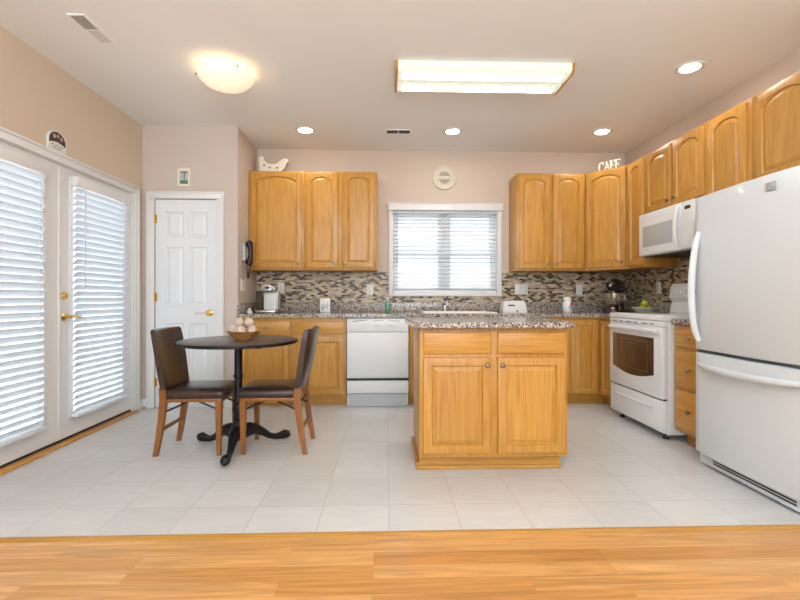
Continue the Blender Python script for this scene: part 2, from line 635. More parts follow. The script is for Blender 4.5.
# ------------------------------------------------------------------ french doors on the left wall
def casing(name, verticals, top, mat, axis, face, sgn, wid=0.068):
    """flat door casing with an outer band. verticals: (a0,a1) opening, face: wall plane, sgn: direction into the room"""
    a0, a1 = verticals
    root = struct_root(name)

    def strip(u0, u1, z0, z1, nm):
        b = nb()
        for (t, m0, m1) in ((0.014, 0, 0), (0.020, 1, 1)):
            if axis == 'x':
                box(b, face + sgn * 0.0003, face + sgn * t, u0 + (0 if t < .02 else (0.0 if nm == 'outer' else 0)), u1, z0, z1, 0.003)
            else:
                box(b, u0, u1, face + sgn * 0.0003, face + sgn * t, z0, z1, 0.003)
            break
        finish('casing_strip', b, mat, root)
    strip(a0 - wid, a0, 0, top, 'l')
    strip(a1, a1 + wid, 0, top, 'r')
    strip(a0 - wid, a1 + wid, top + 0.0005, top + wid, 't')
    b = nb()
    for (u0, u1, z0, z1) in ((a0 - wid, a0 - wid + 0.018, 0, top + wid - 0.0185), (a1 + wid - 0.018, a1 + wid, 0, top + wid - 0.0185), (a0 - wid, a1 + wid, top + wid - 0.018, top + wid)):
        if axis == 'x':
            box(b, face + sgn * 0.0145, face + sgn * 0.024, u0, u1, z0, z1, 0.003)
        else:
            box(b, u0, u1, face + sgn * 0.0145, face + sgn * 0.024, z0, z1, 0.003)
    finish('casing_band', b, mat, root)
    return root


casing('trim_french_doors', (DY0, DY1), DZ, M['trim'], 'x', XL, 1)
casing('trim_pantry_door', (PX0, PX1), PZ, M['trim'], 'y', YP, -1)


def french_door(name, y0, y1, active):
    """one leaf. local x runs along the wall, face at x = XL - 0.02"""
    r = struct_root(name)
    z0, z1 = 0.035, DZ - 0.006
    gy0, gy1, gz0, gz1 = y0 + 0.135, y1 - 0.145, 0.20, 1.955
    f = XL - 0.018
    b = nb()
    cells(b, [y0, gy0, gy1, y1], [z0, gz0, gz1, z1], f - 0.044, f, {(1, 1)}, axis='x')
    # glazing frame proud of the door
    for (a0, a1, c0, c1) in ((gy0 - 0.03, gy0 + 0.008, gz0 - 0.03, gz1 + 0.03), (gy1 - 0.008, gy1 + 0.03, gz0 - 0.03, gz1 + 0.03),
                             (gy0 + 0.008, gy1 - 0.008, gz0 - 0.03, gz0 + 0.008), (gy0 + 0.008, gy1 - 0.008, gz1 - 0.008, gz1 + 0.03)):
        box(b, f - 0.001, f + 0.010, a0, a1, c0, c1, 0.003)
    finish('door_leaf', b, M['trim'], r)
    b = nb(); box(b, f - 0.026, f - 0.020, gy0, gy1, gz0, gz1); finish('glass_pane', b, M['glass'], r)
    if active:
        k = y0 + 0.055
        b = nb(); lathe(b, [(0.0001, 0.0), (0.031, 0.0), (0.031, 0.006), (0.024, 0.012), (0.018, 0.02), (0.0001, 0.022)], (f, k, 1.085), 24, 'x')
        finish('deadbolt', b, M['brass'], r)
        b = nb(); lathe(b, [(0.0001, 0.0), (0.033, 0.0), (0.033, 0.006), (0.022, 0.014), (0.011, 0.02), (0.011, 0.05), (0.0001, 0.052)], (f, k, 0.93), 24, 'x')
        tube(b, bez((f + 0.045, k, 0.93), (f + 0.055, k + 0.03, 0.938), (f + 0.05, k + 0.08, 0.92), (f + 0.048, k + 0.12, 0.934), 10), [0.011, 0.011, 0.010, 0.009, 0.008, 0.008, 0.008, 0.008, 0.008, 0.007, 0.005], 10)
        finish('lever_handle', b, M['brass'], r)
        for z in (0.28, 1.05, 1.78):
            b = nb(); tube(b, [(f + 0.006, y1 - 0.002, z - 0.045), (f + 0.006, y1 - 0.002, z + 0.045)], 0.006, 10)
            finish('hinge', b, M['trim'], r)
    else:
        b = nb(); box(b, f + 0.001, f + 0.012, y1 - 0.012, y1 + 0.016, z0 + 0.002, z1 - 0.002, 0.004); finish('astragal', b, M['trim'], r)
    return r


YS = 3.345
french_door('door_1', DY0 + 0.008, YS - 0.002, False)
french_door('door_2', YS + 0.002, DY1 - 0.008, True)
# door jamb around the leaves, sill and a dark strip standing in for the shaded gap under the leaves
b = nb()
box(b, XL - T + 0.001, XL - 0.001, DY0 + 0.0003, DY0 + 0.0075, 0, DZ)
box(b, XL - T + 0.001, XL - 0.001, DY1 - 0.0075, DY1 - 0.0003, 0, DZ)
box(b, XL - T + 0.001, XL - 0.001, DY0 + 0.008, DY1 - 0.008, DZ - 0.0055, DZ - 0.0003)
struct('trim_door_jamb', b, M['trim'])
b = nb(); box(b, XL - 0.08, XL - 0.022, DY0 + 0.008, DY1 - 0.008, 0.001, 0.034); struct('trim_under_door_gap', b, M['gap'])
b = nb(); box(b, XL - 0.021, XL + 0.045, DY0 + 0.002, DY1 + 0.02, 0.0005, 0.018, 0.005); struct('trim_door_sill', b, M['oak_y'])


def blind(name, label, cat, w, h, n, tilt, loc, rz, wand, mat_head, valance=0.075, depth=0.05, group=None, cordx=(0.12, 0.88)):
    """local x along the width, y away from the room side (0 = wall side plane), slats hang from z=0 down to -h"""
    r = thing(name, label, cat, loc, rz, group)
    b = nb(); box(b, -0.012, w + 0.012, -0.062, -0.002, -valance, 0.0, 0.006); finish('headrail', b, mat_head, r)
    b = nb()
    pitch = (h - valance - 0.02) / n
    ca, sa = math.cos(tilt), math.sin(tilt)
    for i in range(n):
        z = -valance - pitch * (i + 0.6)
        ring0, ring1 = [], []
        pts = []
        for k in range(5):
            u = (k / 4 - 0.5) * depth
            crown = 0.0016 * (1 - (2 * u / depth) ** 2)
            pts.append((u, crown))
        prof = [(u, c + 0.0014) for u, c in pts] + [(u, c - 0.0014) for u, c in reversed(pts)]
        for x, rg in ((0.004, ring0), (w - 0.004, ring1)):
            for u, c in prof:
                rg.append((x, -0.031 + u * ca - c * sa, z + u * sa + c * ca))
        loft(b, [ring0, ring1])
    finish('slats', b, M['slat'], r, angle=60)
    zb = -valance - pitch * (n + 0.35)
    b = nb(); box(b, 0.002, w - 0.002, -0.056, -0.006, zb - 0.012, zb + 0.010, 0.004); finish('bottom_rail', b, M['tape'], r)
    for cx in cordx:
        b = nb()
        for y in (-0.058, -0.004):
            tube(b, [(cx * w, y, -valance + 0.004), (cx * w, y, zb)], 0.0013, 6)
        finish('ladder_cord', b, M['tape'], r)
    if wand is not None:
        wx, wl = wand
        b = nb(); tube(b, [(wx, -0.067, -valance + 0.004), (wx, -0.068, -valance - wl)], 0.0028, 8)
        tube(b, [(wx, -0.068, -valance - wl), (wx, -0.068, -valance - wl - 0.05)], [0.004, 0.007], 8)
        finish('tilt_wand', b, M['appliance_grey'], r)
    return r


# the door blinds: local x must run towards the camera -> rotate -90deg ; local -y is then into the room (+x)?  rz=+90: x->+Y, y->-X
blind('door_blind', 'white slatted blind on the left french door, cut off by the picture edge', 'blind', 0.69, 1.80, 35, R(-50), (XL - 0.006, 2.465, 1.985), R(90), (0.63, 0.72), M['trim'], group='blinds on the french doors')
blind('door_blind', 'white slatted blind on the right french door, the one with brass lever', 'blind', 0.680, 1.80, 35, R(-50), (XL - 0.006, 3.450, 1.985), R(90), (0.07, 0.72), M['trim'], group='blinds on the french doors')

# flip latch at the top where the two leaves meet
b = nb(); box(b, XL - 0.017, XL - 0.004, YS + 0.02, YS + 0.05, 1.93, 2.02, 0.003); struct('trim_door_latch', b, M['trim'])

# ------------------------------------------------------------------ pantry door
def panel_rings(b, x0, x1, z0, z1, y, steps, fill=True, P=None):
    P = P or (lambda x, yy, z: (x, yy, z))
    rings = []
    for ins, dy in steps:
        rings.append([P(x0 + ins, y + dy, z0 + ins), P(x1 - ins, y + dy, z0 + ins), P(x1 - ins, y + dy, z1 - ins), P(x0 + ins, y + dy, z1 - ins)])
    loft(b, rings, False, fill)


r = struct_root('door_3')
b = nb()
pw = PX1 - PX0 - 0.008
xs = [0, 0.095, 0.27, pw - 0.27, pw - 0.095, pw]
zs = [0, 0.20, 0.82, 0.99, 1.56, 1.66, 1.90, 2.022]
holes = {(i, j) for i in (1, 3) for j in (1, 3, 5)}
V = {}
def gv(i, j):
    if (i, j) not in V: V[(i, j)] = b.verts.new((xs[i], 0, zs[j]))
    return V[(i, j)]
for i in range(5):
    for j in range(7):
        if (i, j) in holes:
            panel_rings(b, xs[i], xs[i + 1], zs[j], zs[j + 1], 0, [(0, 0), (0.008, 0.009), (0.022, 0.009), (0.04, 0.002)])
        else:
            b.faces.new((gv(i, j), gv(i + 1, j), gv(i + 1, j + 1), gv(i, j + 1)))
bmesh.ops.remove_doubles(b, verts=b.verts, dist=0.0001)
loft(b, [[(0, 0.0001, 0), (pw, 0.0001, 0), (pw, 0.0001, zs[-1]), (0, 0.0001, zs[-1])], [(0, 0.034, 0), (pw, 0.034, 0), (pw, 0.034, zs[-1]), (0, 0.034, zs[-1])]], False, True)
finish('door_leaf', b, M['white_door'], r, (PX0 + 0.004, YP + 0.012, 0.006), angle=20)
b = nb(); lathe(b, [(0.0001, 0.0), (0.032, 0.0), (0.030, -0.008), (0.012, -0.016), (0.011, -0.036), (0.026, -0.046), (0.028, -0.058), (0.018, -0.068), (0.0001, -0.070)], (PX1 - 0.068, YP + 0.012, 0.925), 24, 'y')
finish('door_knob', b, M['brass'], r)
b = nb(); tube(b, bez((PX1 - 0.068, YP - 0.045, 0.925), (PX1 - 0.11, YP - 0.05, 0.932), (PX1 - 0.15, YP - 0.045, 0.918), (PX1 - 0.19, YP - 0.045, 0.926), 10), 0.007, 10)
finish('lever_arm', b, M['chrome'], r)
for z in (0.25, 1.08, 1.84):
    b = nb(); tube(b, [(PX0 + 0.001, YP - 0.004, z - 0.045), (PX0 + 0.001, YP - 0.004, z + 0.045)], 0.007, 10)
    box(b, PX0 + 0.003, PX0 + 0.02, YP + 0.009, YP + 0.0118, z - 0.04, z + 0.04)
    finish('hinge', b, M['brass'], r)

# ------------------------------------------------------------------ kitchen window
r = struct_root('window_1')
b = nb()
yo = YB + 0.075
for (a0, a1, c0, c1) in ((WX0, WX0 + 0.04, WZ0, WZ1), (WX1 - 0.04, WX1, WZ0, WZ1), (WX0 + 0.04, WX1 - 0.04, WZ1 - 0.04, WZ1), (WX0 + 0.04, WX1 - 0.04, WZ0, WZ0 + 0.04),
                         ((WX0 + WX1) / 2 - 0.045, (WX0 + WX1) / 2 + 0.045, WZ0 + 0.04, WZ1 - 0.04)):
    box(b, a0, a1, yo, yo + 0.06, c0, c1, 0.004)
finish('window_frame', b, M['trim'], r)
xm = (WX0 + WX1) / 2
for (a0, a1) in ((WX0 + 0.04, xm - 0.045), (xm + 0.045, WX1 - 0.04)):
    b = nb()
    zm = (WZ0 + WZ1) / 2 - 0.02
    for (c0, c1, yy) in ((WZ0 + 0.04, zm + 0.02, yo + 0.008), (zm - 0.02, WZ1 - 0.04, yo + 0.032)):
        box(b, a0, a0 + 0.03, yy, yy + 0.022, c0, c1); box(b, a1 - 0.03, a1, yy, yy + 0.022, c0, c1)
        box(b, a0 + 0.03, a1 - 0.03, yy, yy + 0.022, c0, c0 + 0.035); box(b, a0 + 0.03, a1 - 0.03, yy, yy + 0.022, c1 - 0.035, c1)
    finish('sash', b, M['trim'], r)
    b = nb(); box(b, a0 + 0.02, a1 - 0.02, yo + 0.028, yo + 0.031, WZ0 + 0.05, WZ1 - 0.05); finish('glass_pane', b, M['glass'], r)
b = nb()
for (a0, a1, c0, c1) in ((WX0 - 0.042, WX0, WZ0 - 0.035, WZ1), (WX1, WX1 + 0.042, WZ0 - 0.035, WZ1), (WX0, WX1, WZ0 - 0.035, WZ0)):
    box(b, a0, a1, YB - 0.022, YB - 0.0005, c0, c1, 0.004)
box(b, WX0 - 0.042, WX1 + 0.042, YB - 0.022, YB - 0.0005, WZ1 + 0.0005, WZ1 + 0.045, 0.004)
# reveals
box(b, WX0 + 0.0003, WX0 + 0.006, YB, yo, WZ0, WZ1); box(b, WX1 - 0.006, WX1 - 0.0003, YB, yo, WZ0, WZ1)
box(b, WX0 + 0.006, WX1 - 0.006, YB, yo, WZ0 + 0.0003, WZ0 + 0.006); box(b, WX0 + 0.006, WX1 - 0.006, YB, yo, WZ1 - 0.006, WZ1 - 0.0003)
finish('window_casing', b, M['trim'], r)
wb = blind('window_blind', 'white slatted blind over the kitchen window above the sink', 'blind', WX1 - WX0 - 0.02, WZ1 - WZ0 - 0.022, 20, R(-10), (WX0 + 0.01, YB + 0.068, WZ1 - 0.012), 0, (0.045, 0.50), M['tape'], valance=0.03, cordx=(0.21, 0.5, 0.79))
b = nb(); box(b, WX0 - 0.048, WX1 + 0.048, YB - 0.05, YB - 0.0225, WZ1 - 0.018, WZ1 + 0.06, 0.006)
prism(b, [(YB - 0.058, WZ1 + 0.060), (YB - 0.050, WZ1 + 0.048), (YB - 0.0225, WZ1 + 0.048), (YB - 0.0225, WZ1 + 0.064), (YB - 0.058, WZ1 + 0.064)], WX0 - 0.056, WX1 + 0.056, axis='x')
v = finish('valance', b, M['trim'], wb)
v.location = (-(WX0 + 0.01), -(YB + 0.068), -(WZ1 - 0.012))

# ------------------------------------------------------------------ outside: deck and lawn
b = nb(); box(b, -40, 40, -40, 50, -0.9, -0.75); struct('ground_outside', b, M['lawn'])
b = nb(); box(b, -5.6, XL - T - 0.002, 0.5, 6.0, -0.16, -0.04)
struct('deck_floor', b, M['deck'])
rl = thing('deck_railing', 'white balustrade railing of the deck seen through the left door blinds', 'railing', (-5.5, 0, -0.04))
b = nb(); box(b, -0.04, 0.04, 0.6, 5.9, 1.0, 1.06, 0.01); finish('top_rail', b, M['siding'], rl)
b = nb(); box(b, -0.03, 0.03, 0.6, 5.9, 0.10, 0.15, 0.01); finish('bottom_rail', b, M['siding'], rl)
for i in range(4):
    b = nb(); y = 0.65 + i * 1.7; box(b, -0.05, 0.05, y - 0.05, y + 0.05, 0.0, 1.12, 0.006); finish('post', b, M['siding'], rl)
b = nb()
for i in range(40):
    y = 0.75 + i * 0.13
    box(b, -0.018, 0.018, y - 0.018, y + 0.018, 0.15, 1.0)
finish('balusters', b, M['siding'], rl)

# ------------------------------------------------------------------ cabinets
def arch_ring(x0, x1, z0, z1, a, y, n=14):
    """bottom-left, bottom-right, then the top from right to left; n+1 points along the top"""
    pts = [(x0, y, z0), (x1, y, z0)]
    RR = 1.12
    base = math.sqrt(RR * RR - 1)
    for k in range(n + 1):
        u = 1 - 2 * k / n
        s = (math.sqrt(max(RR * RR - u * u, 0)) - base) / (RR - base)
        if abs(u) > 0.93: s = 0 if a else s
        x = x0 + (x1 - x0) * (u + 1) / 2
        pts.append((x, y, z1 - a + a * s))
    return pts


def rect_ring(x0, x1, z0, z1, y, n=14):
    pts = [(x0, y, z0), (x1, y, z0)]
    for k in range(n + 1):
        u = 1 - 2 * k / n
        pts.append((x0 + (x1 - x0) * (u + 1) / 2, y, z1))
    return pts


def door(parent, x, z, w, h, arch, knob=None, stile=0.052, mat='oak_v'):
    """raised panel door, lower left corner at (x,z), back at y=0, front towards -y. knob = (u, v) from lower left"""
    t = 0.019
    b = nb()
    rings = [rect_ring(0, w, 0, h, -0.0008), rect_ring(0, w, 0, h, -t + 0.005), rect_ring(0.002, w - 0.002, 0.002, h - 0.002, -t + 0.0015), rect_ring(0.006, w - 0.006, 0.006, h - 0.006, -t),
             arch_ring(stile, w - stile, stile, h - stile + (0.012 if arch else 0), arch, -t),
             arch_ring(stile + 0.005, w - stile - 0.005, stile + 0.005, h - stile - 0.005 + (0.012 if arch else 0), arch, -t + 0.011)]
    loft(b, rings, True, False)
    d = finish('door', b, M[mat], parent, (x, 0, z), angle=30)
    s = stile + 0.003
    e = 0.012 if arch else 0
    b = nb()
    a = arch
    rings = [arch_ring(s, w - s, s, h - s + e, a, -t + 0.0115), arch_ring(s + 0.006, w - s - 0.006, s + 0.006, h - s - 0.006 + e, a, -t + 0.0115),
             arch_ring(s + 0.030, w - s - 0.030, s + 0.030, h - s - 0.030 + e, a * 0.92, -t + 0.0015)]
    loft(b, rings, False, True)
    finish('raised_panel', b, M[mat], d, angle=18)
    if knob:
        b = nb(); lathe(b, [(0.0001, 0), (0.009, 0), (0.007, -0.008), (0.008, -0.012), (0.0155, -0.018), (0.0165, -0.023), (0.012, -0.028), (0.0001, -0.030)], (knob[0], -t, knob[1]), 20, 'y')
        finish('knob', b, M['bronze'], d)
    return d


def drawer(parent, x, z, w, h, knob=True, name='drawer'):
    t = 0.019
    b = nb()
    rings = [[(i, y, k) for i, k in ((e, e), (w - e, e), (w - e, h - e), (e, h - e))] for e, y in ((0, -0.0008), (0, -t + 0.007), (0.003, -t + 0.003), (0.010, -t))]
    loft(b, rings, True, True)
    d = finish(name, b, M['oak_h'], parent, (x, 0, z), angle=25)
    if knob:
        b = nb(); lathe(b, [(0.0001, 0), (0.009, 0), (0.007, -0.008), (0.008, -0.012), (0.0155, -0.018), (0.0165, -0.023), (0.012, -0.028), (0.0001, -0.030)], (w / 2, -t, h / 2), 20, 'y')
        finish('knob', b, M['bronze'], d)
    return d


UZ0, UZ1 = 1.365, 2.410


def upper(name, label, loc, rz, w, h, d, doors, arch=0.045, group='oak wall cabinets'):
    """doors: list of (x0, x1, knob side or None)"""
    c = thing(name, label, 'cabinet', loc, rz, group)
    b = nb()
    box(b, 0.0005, w - 0.0005, 0.0, d, 0, h, 0.0015)
    finish('body', b, M['oak_v'], c)
    for (a0, a1, ks) in doors:
        dw = a1 - a0
        k = None
        if ks == 'r': k = (dw - 0.028, 0.050)
        if ks == 'l': k = (0.028, 0.050)
        door(c, a0, 0.022, dw, h - 0.040, arch, k)
    return c


YU = 4.79
G = 'oak wall cabinets'
upper('wall_cabinet', 'wide single-door arched oak wall cabinet below the hen cutout', (XP + 0.002, YU, UZ0), 0, 0.575, 1.045, 0.309, [(0.018, 0.553, 'r')], 0.05)
upper('wall_cabinet', 'two-door arched oak wall cabinet between the hen cabinet and the window', (-0.867, YU, UZ0), 0, 0.773, 1.045, 0.309, [(0.022, 0.358, 'r'), (0.405, 0.750, 'l')])
upper('wall_cabinet', 'two-door arched oak wall cabinet just right of the window', (1.405, YU, UZ0), 0, 0.742, 1.045, 0.309, [(0.022, 0.357, 'r'), (0.392, 0.724, 'l')])
XF = 2.44
# diagonal corner cabinet
A = Vector((2.150, YU)); B = Vector((XF, 4.460))
Ld = (B - A).length
ang = math.atan2(B.y - A.y, B.x - A.x)
cc = thing('corner_wall_cabinet', 'diagonal arched oak corner wall cabinet under the CAFE letters', 'cabinet', (A.x, A.y, UZ0), ang, G)
inv = Matrix.Rotation(-ang, 2)
b = nb()
poly = [Vector(p) for p in ((A.x, A.y), (B.x, B.y), (XR - 0.001, B.y), (XR - 0.001, YB - 0.001), (A.x, YB - 0.001))]
prism(b, [tuple(inv @ (p - A)) for p in poly], 0, 1.045)
finish('body', b, M['oak_v'], cc)
door(cc, 0.018, 0.022, Ld - 0.036, 1.005, 0.055, (Ld - 0.036 - 0.028, 0.05))
R90 = R(-90)
upper('wall_cabinet', 'narrow single-door arched oak wall cabinet between corner cabinet and microwave', (XF, 4.457, UZ0), R90, 0.308, 1.045, 0.309, [(0.02, 0.290, None)], 0.04)
upper('wall_cabinet', 'short two-door arched oak cabinet directly above the microwave', (XF, 4.148, 1.838), R90, 0.81, 0.572, 0.309, [(0.020, 0.385, 'r'), (0.415, 0.782, 'l')], 0.05)
upper('wall_cabinet', 'tall single-door arched oak wall cabinet between microwave and refrigerator', (XF, 3.336, UZ0), R90, 0.410, 1.045, 0.309, [(0.02, 0.372, None)], 0.05)
upper('wall_cabinet', 'short two-door arched oak cabinet above the refrigerator', (XF, 2.924, 1.80), R90, 0.915, 0.61, 0.309, [(0.045, 0.45, None), (0.47, 0.87, None)], 0.055)


def base_unit(name, label, loc, rz, w, d, parts, toe=0.095, body_h=0.875, group='oak base cabinets', toe_mat='oak_h', open_top=False):
    c = thing(name, label, 'cabinet', loc, rz, group)
    b = nb()
    if open_top:
        cells(b, [0.0005, 0.02, w - 0.02, w - 0.0005], [0, 0.02, d - 0.02, d], 0.70, body_h, {(1, 1)})
        box(b, 0.0005, w - 0.0005, 0, d, 0.10, 0.6995)
    else:
        box(b, 0.0005, w - 0.0005, 0, d, 0.10, body_h, 0.0015)
    finish('body', b, M['oak_v'], c)
    b = nb(); box(b, 0.001, w - 0.001, toe, d, 0, 0.0995); finish('toe_kick', b, M[toe_mat], c)
    for q in parts:
        if q[0] == 'door': door(c, q[1], q[3], q[2] - q[1], q[4] - q[3], 0, q[5])
        else: drawer(c, q[1], q[3], q[2] - q[1], q[4] - q[3], q[5])
    return c


YF = 4.44
base_unit('base_cabinet', 'oak base cabinet with two drawers over two doors behind the round table', (XP + 0.002, YF, 0), 0, 1.055, YB - YF - 0.002,
          [('drawer', 0.045, 0.508, 0.715, 0.845, True), ('drawer', 0.532, 1.035, 0.715, 0.845, True),
           ('door', 0.02, 0.495, 0.125, 0.690, None), ('door', 0.545, 1.035, 0.125, 0.690, None)])
base_unit('base_cabinet', 'oak sink base cabinet mostly hidden behind the island, right of the dishwasher', (0.232, YF, 0), 0, 0.90, YB - YF - 0.002,
          [('drawer', 0.03, 0.435, 0.715, 0.845, False), ('drawer', 0.465, 0.87, 0.715, 0.845, False),
           ('door', 0.03, 0.435, 0.125, 0.690, (0.38, 0.52)), ('door', 0.465, 0.87, 0.125, 0.690, (0.03, 0.52))], open_top=True)
base_unit('base_cabinet', 'oak base cabinet behind the island between sink base and corner cabinet', (1.134, YF, 0), 0, 0.666, YB - YF - 0.002,
          [('drawer', 0.03, 0.636, 0.715, 0.845, True), ('door', 0.03, 0.32, 0.125, 0.690, (0.26, 0.52)), ('door', 0.346, 0.636, 0.125, 0.690, (0.03, 0.52))])
XB = 2.148
# corner base cabinet, two door leaves at a right angle
cb = thing('corner_base_cabinet', 'oak corner base cabinet with two narrow doors left of the stove', 'cabinet', (1.802, YF, 0), 0, 'oak base cabinets')
b = nb(); ox, oy = 1.802, YF
prism(b, [(0, 0), (XB - ox, 0), (XB - ox, 4.085 - oy), (XR - 0.001 - ox, 4.085 - oy), (XR - 0.001 - ox, YB - 0.001 - oy), (0, YB - 0.001 - oy)], 0.10, 0.875)
finish('body', b, M['oak_v'], cb)
b = nb(); prism(b, [(0.001, 0.07), (XB + 0.07 - ox, 0.07), (XB + 0.07 - ox, 4.086 - oy), (XR - 0.002 - ox, 4.086 - oy), (XR - 0.002 - ox, YB - 0.002 - oy), (0.001, YB - 0.002 - oy)], 0, 0.0995)
finish('toe_kick', b, M['oak_h'], cb)
door(cb, 0.040, 0.125, 0.272, 0.72, 0, None, stile=0.048)
d2 = door(cb, 0, 0.125, 0.29, 0.72, 0, None, stile=0.048)
d2.location = (XB - ox, -0.030, 0.125); d2.rotation_euler = (0, 0, R90)
base_unit('drawer_cabinet', 'oak cabinet with three stacked drawers between stove and refrigerator', (XB, 3.282, 0), R90, 0.385, XR - XB - 0.002,
          [('drawer', 0.02, 0.365, 0.715, 0.845, True), ('drawer', 0.02, 0.365, 0.430, 0.690, True), ('drawer', 0.02, 0.365, 0.125, 0.405, True)])

# ------------------------------------------------------------------ worktops
ct = thing('countertop', 'long L-shaped speckled granite countertop along back wall and corner', 'countertop', (0, 0, 0), 0, None)
SX0, SX1, SY0, SY1 = 0.40, 1.12, 4.535, 4.955
b = nb()
xs_ = [XP + 0.001, SX0, SX1, 2.122, XR - 0.001]
ys_ = [4.086, 4.405, SY0, SY1, YB - 0.001]
cells(b, xs_, ys_, 0.877, 0.914, {(0, 0), (1, 0), (2, 0), (1, 2)})
es = [e for e in b.edges if len(e.link_faces) == 2 and e.calc_face_angle(0) > 1.2 and abs(e.verts[0].co.z - e.verts[1].co.z) < 1e-5]
bmesh.ops.bevel(b, geom=es, offset=0.006, segments=2, affect='EDGES', profile=0.5)
finish('worktop', b, M['granite'], ct)
b = nb()
box(b, XP + 0.024, XR - 0.024, YB - 0.022, YB - 0.001, 0.9145, 1.02, 0.002)
box(b, XP + 0.001, XP + 0.023, 4.42, YB - 0.001, 0.9145, 1.02, 0.002)
box(b, XR - 0.023, XR - 0.001, 4.09, YB - 0.001, 0.9145, 1.02, 0.002)
finish('upstand', b, M['granite'], ct)
ct2 = thing('countertop', 'short piece of speckled granite countertop between stove and refrigerator', 'countertop', (0, 0, 0))
b = nb(); box(b, 2.122, XR - 0.001, 2.895, 3.284, 0.877, 0.914, 0.006); finish('worktop', b, M['granite'], ct2)
b = nb(); box(b, XR - 0.023, XR - 0.001, 2.895, 3.284, 0.9145, 1.02, 0.002); finish('upstand', b, M['granite'], ct2)

# mosaic backsplash: structure, on the walls
b = nb()
cells(b, [XP + 0.001, WX0 - 0.044, WX1 + 0.044, XR - 0.012], [1.0205, WZ0 - 0.037, 1.3645], YB - 0.008, YB - 0.0005, {(1, 1)}, axis='y')
struct('wall_backsplash_tiles', b, M['mosaic_back'])
b = nb(); box(b, XR - 0.010, XR - 0.0005, 2.90, YB - 0.009, 1.0205, 1.3645)
box(b, XR - 0.010, XR - 0.0005, 3.312, 4.085, 0.90, 1.02); box(b, XR - 0.010, XR - 0.0005, 3.312, 4.120, 1.3645, 1.436)
struct('wall_backsplash_side_tiles', b, M['mosaic_side'])

# ------------------------------------------------------------------ sink and faucet
sk = thing('kitchen_sink', 'white drop-in sink set in the granite below the window', 'sink', (0, 0, 0))
b = nb()
loft(b, [[(SX0 - 0.012 + e, SY0 - 0.012 + e, z), (SX1 + 0.012 - e, SY0 - 0.012 + e, z), (SX1 + 0.012 - e, SY1 + 0.012 - e, z), (SX0 - 0.012 + e, SY1 + 0.012 - e, z)]
         for e, z in ((0.0, 0.9145), (0.002, 0.922), (0.010, 0.926), (0.022, 0.924), (0.032, 0.90), (0.05, 0.75), (0.08, 0.735))], False, True)
finish('basin', b, M['ceramic'], sk, angle=50)
b = nb(); box(b, 0.75, 0.77, SY0 + 0.03, SY1 - 0.03, 0.738, 0.905, 0.006); finish('divider', b, M['ceramic'], sk)
fx, fy = 0.662, 5.022
fc = thing('faucet', 'chrome single-lever faucet standing behind the white sink', 'faucet', (fx, fy, 0.9145))
b = nb(); lathe(b, [(0.028, 0.0), (0.028, 0.008), (0.021, 0.018), (0.019, 0.09), (0.021, 0.10), (0.018, 0.118), (0.0001, 0.125)], (0, 0, 0), 24); finish('faucet_body', b, M['chrome'], fc)
b = nb(); tube(b, bez((0, -0.01, 0.08), (0, -0.07, 0.13), (0, -0.14, 0.13), (0, -0.19, 0.075), 12), 0.0125, 12); finish('spout', b, M['chrome'], fc)
b = nb(); tube(b, [(0, 0, 0.118), (0.012, -0.005, 0.145), (0.032, -0.02, 0.175)], [0.012, 0.008, 0.007], 10); finish('lever', b, M['black'], fc)

# ------------------------------------------------------------------ dishwasher
dw = thing('dishwasher', 'white built-in dishwasher under the counter left of the island', 'dishwasher', (-0.383, YF, 0))
W = 0.608
b = nb(); box(b, 0.003, W - 0.003, 0.021, 0.60, 0.005, 0.872); finish('tub', b, M['appliance'], dw)
b = nb(); box(b, 0.002, W - 0.002, -0.028, -0.001, 0.285, 0.735, 0.006); finish('front_door', b, M['appliance'], dw)
b = nb(); box(b, 0.002, W - 0.002, -0.033, -0.001, 0.738, 0.868, 0.006); cp = finish('control_panel', b, M['appliance'], dw)
b = nb(); prism(b, [(0.05, 0.845), (0.16, 0.857), (0.20, 0.857), (0.20, 0.851), (0.15, 0.848), (0.07, 0.836)], -0.0345, -0.0325, axis='y')
box(b, 0.255, 0.36, -0.0345, -0.033, 0.848, 0.853); prism(b, [(0.41, 0.857), (0.52, 0.845), (0.52, 0.838), (0.41, 0.851)], -0.0345, -0.033, axis='y')
box(b, 0.28, 0.32, -0.0345, -0.033, 0.796, 0.800); box(b, 0.40, 0.47, -0.0345, -0.033, 0.796, 0.799)
finish('control_markings', b, plain('marking_grey', (0.25, 0.26, 0.27), 0.5), cp)
b = nb(); box(b, 0.004, W - 0.004, -0.020, -0.001, 0.262, 0.280); finish('seal_strip', b, M['black'], dw)
b = nb(); box(b, 0.002, W - 0.002, -0.026, -0.001, 0.135, 0.259, 0.005); finish('access_panel', b, M['appliance'], dw)
b = nb(); box(b, 0.02, W - 0.02, 0.0, 0.02, 0.002, 0.128, 0.002); finish('kick_plate', b, M['appliance_grey'], dw)

# ------------------------------------------------------------------ island
IX0, IX1, IY = 0.205, 1.120, 2.745
isl = thing('kitchen_island', 'freestanding oak kitchen island cabinet with two knobbed doors, granite on top', 'island', (IX0, IY, 0))
iw, idp = IX1 - IX0, 0.575
b = nb(); box(b, 0, iw, 0, idp, 0.095, 0.886, 0.002); finish('body', b, M['oak_v'], isl)
b = nb(); box(b, 0.004, iw - 0.022, 0.062, idp - 0.004, 0.0, 0.0945); finish('toe_kick', b, M['oak_h'], isl)
b = nb(); box(b, -0.016, iw - 0.022, 0.048, 0.061, 0.0, 0.024, 0.004); box(b, -0.016, 0.003, 0.0615, idp + 0.012, 0.0, 0.045, 0.004)
finish('base_molding', b, M['oak_h'], isl)
drawer(isl, 0.024, 0.728, 0.415, 0.132, False, 'false_drawer')
drawer(isl, 0.478, 0.728, 0.415, 0.132, False, 'false_drawer')
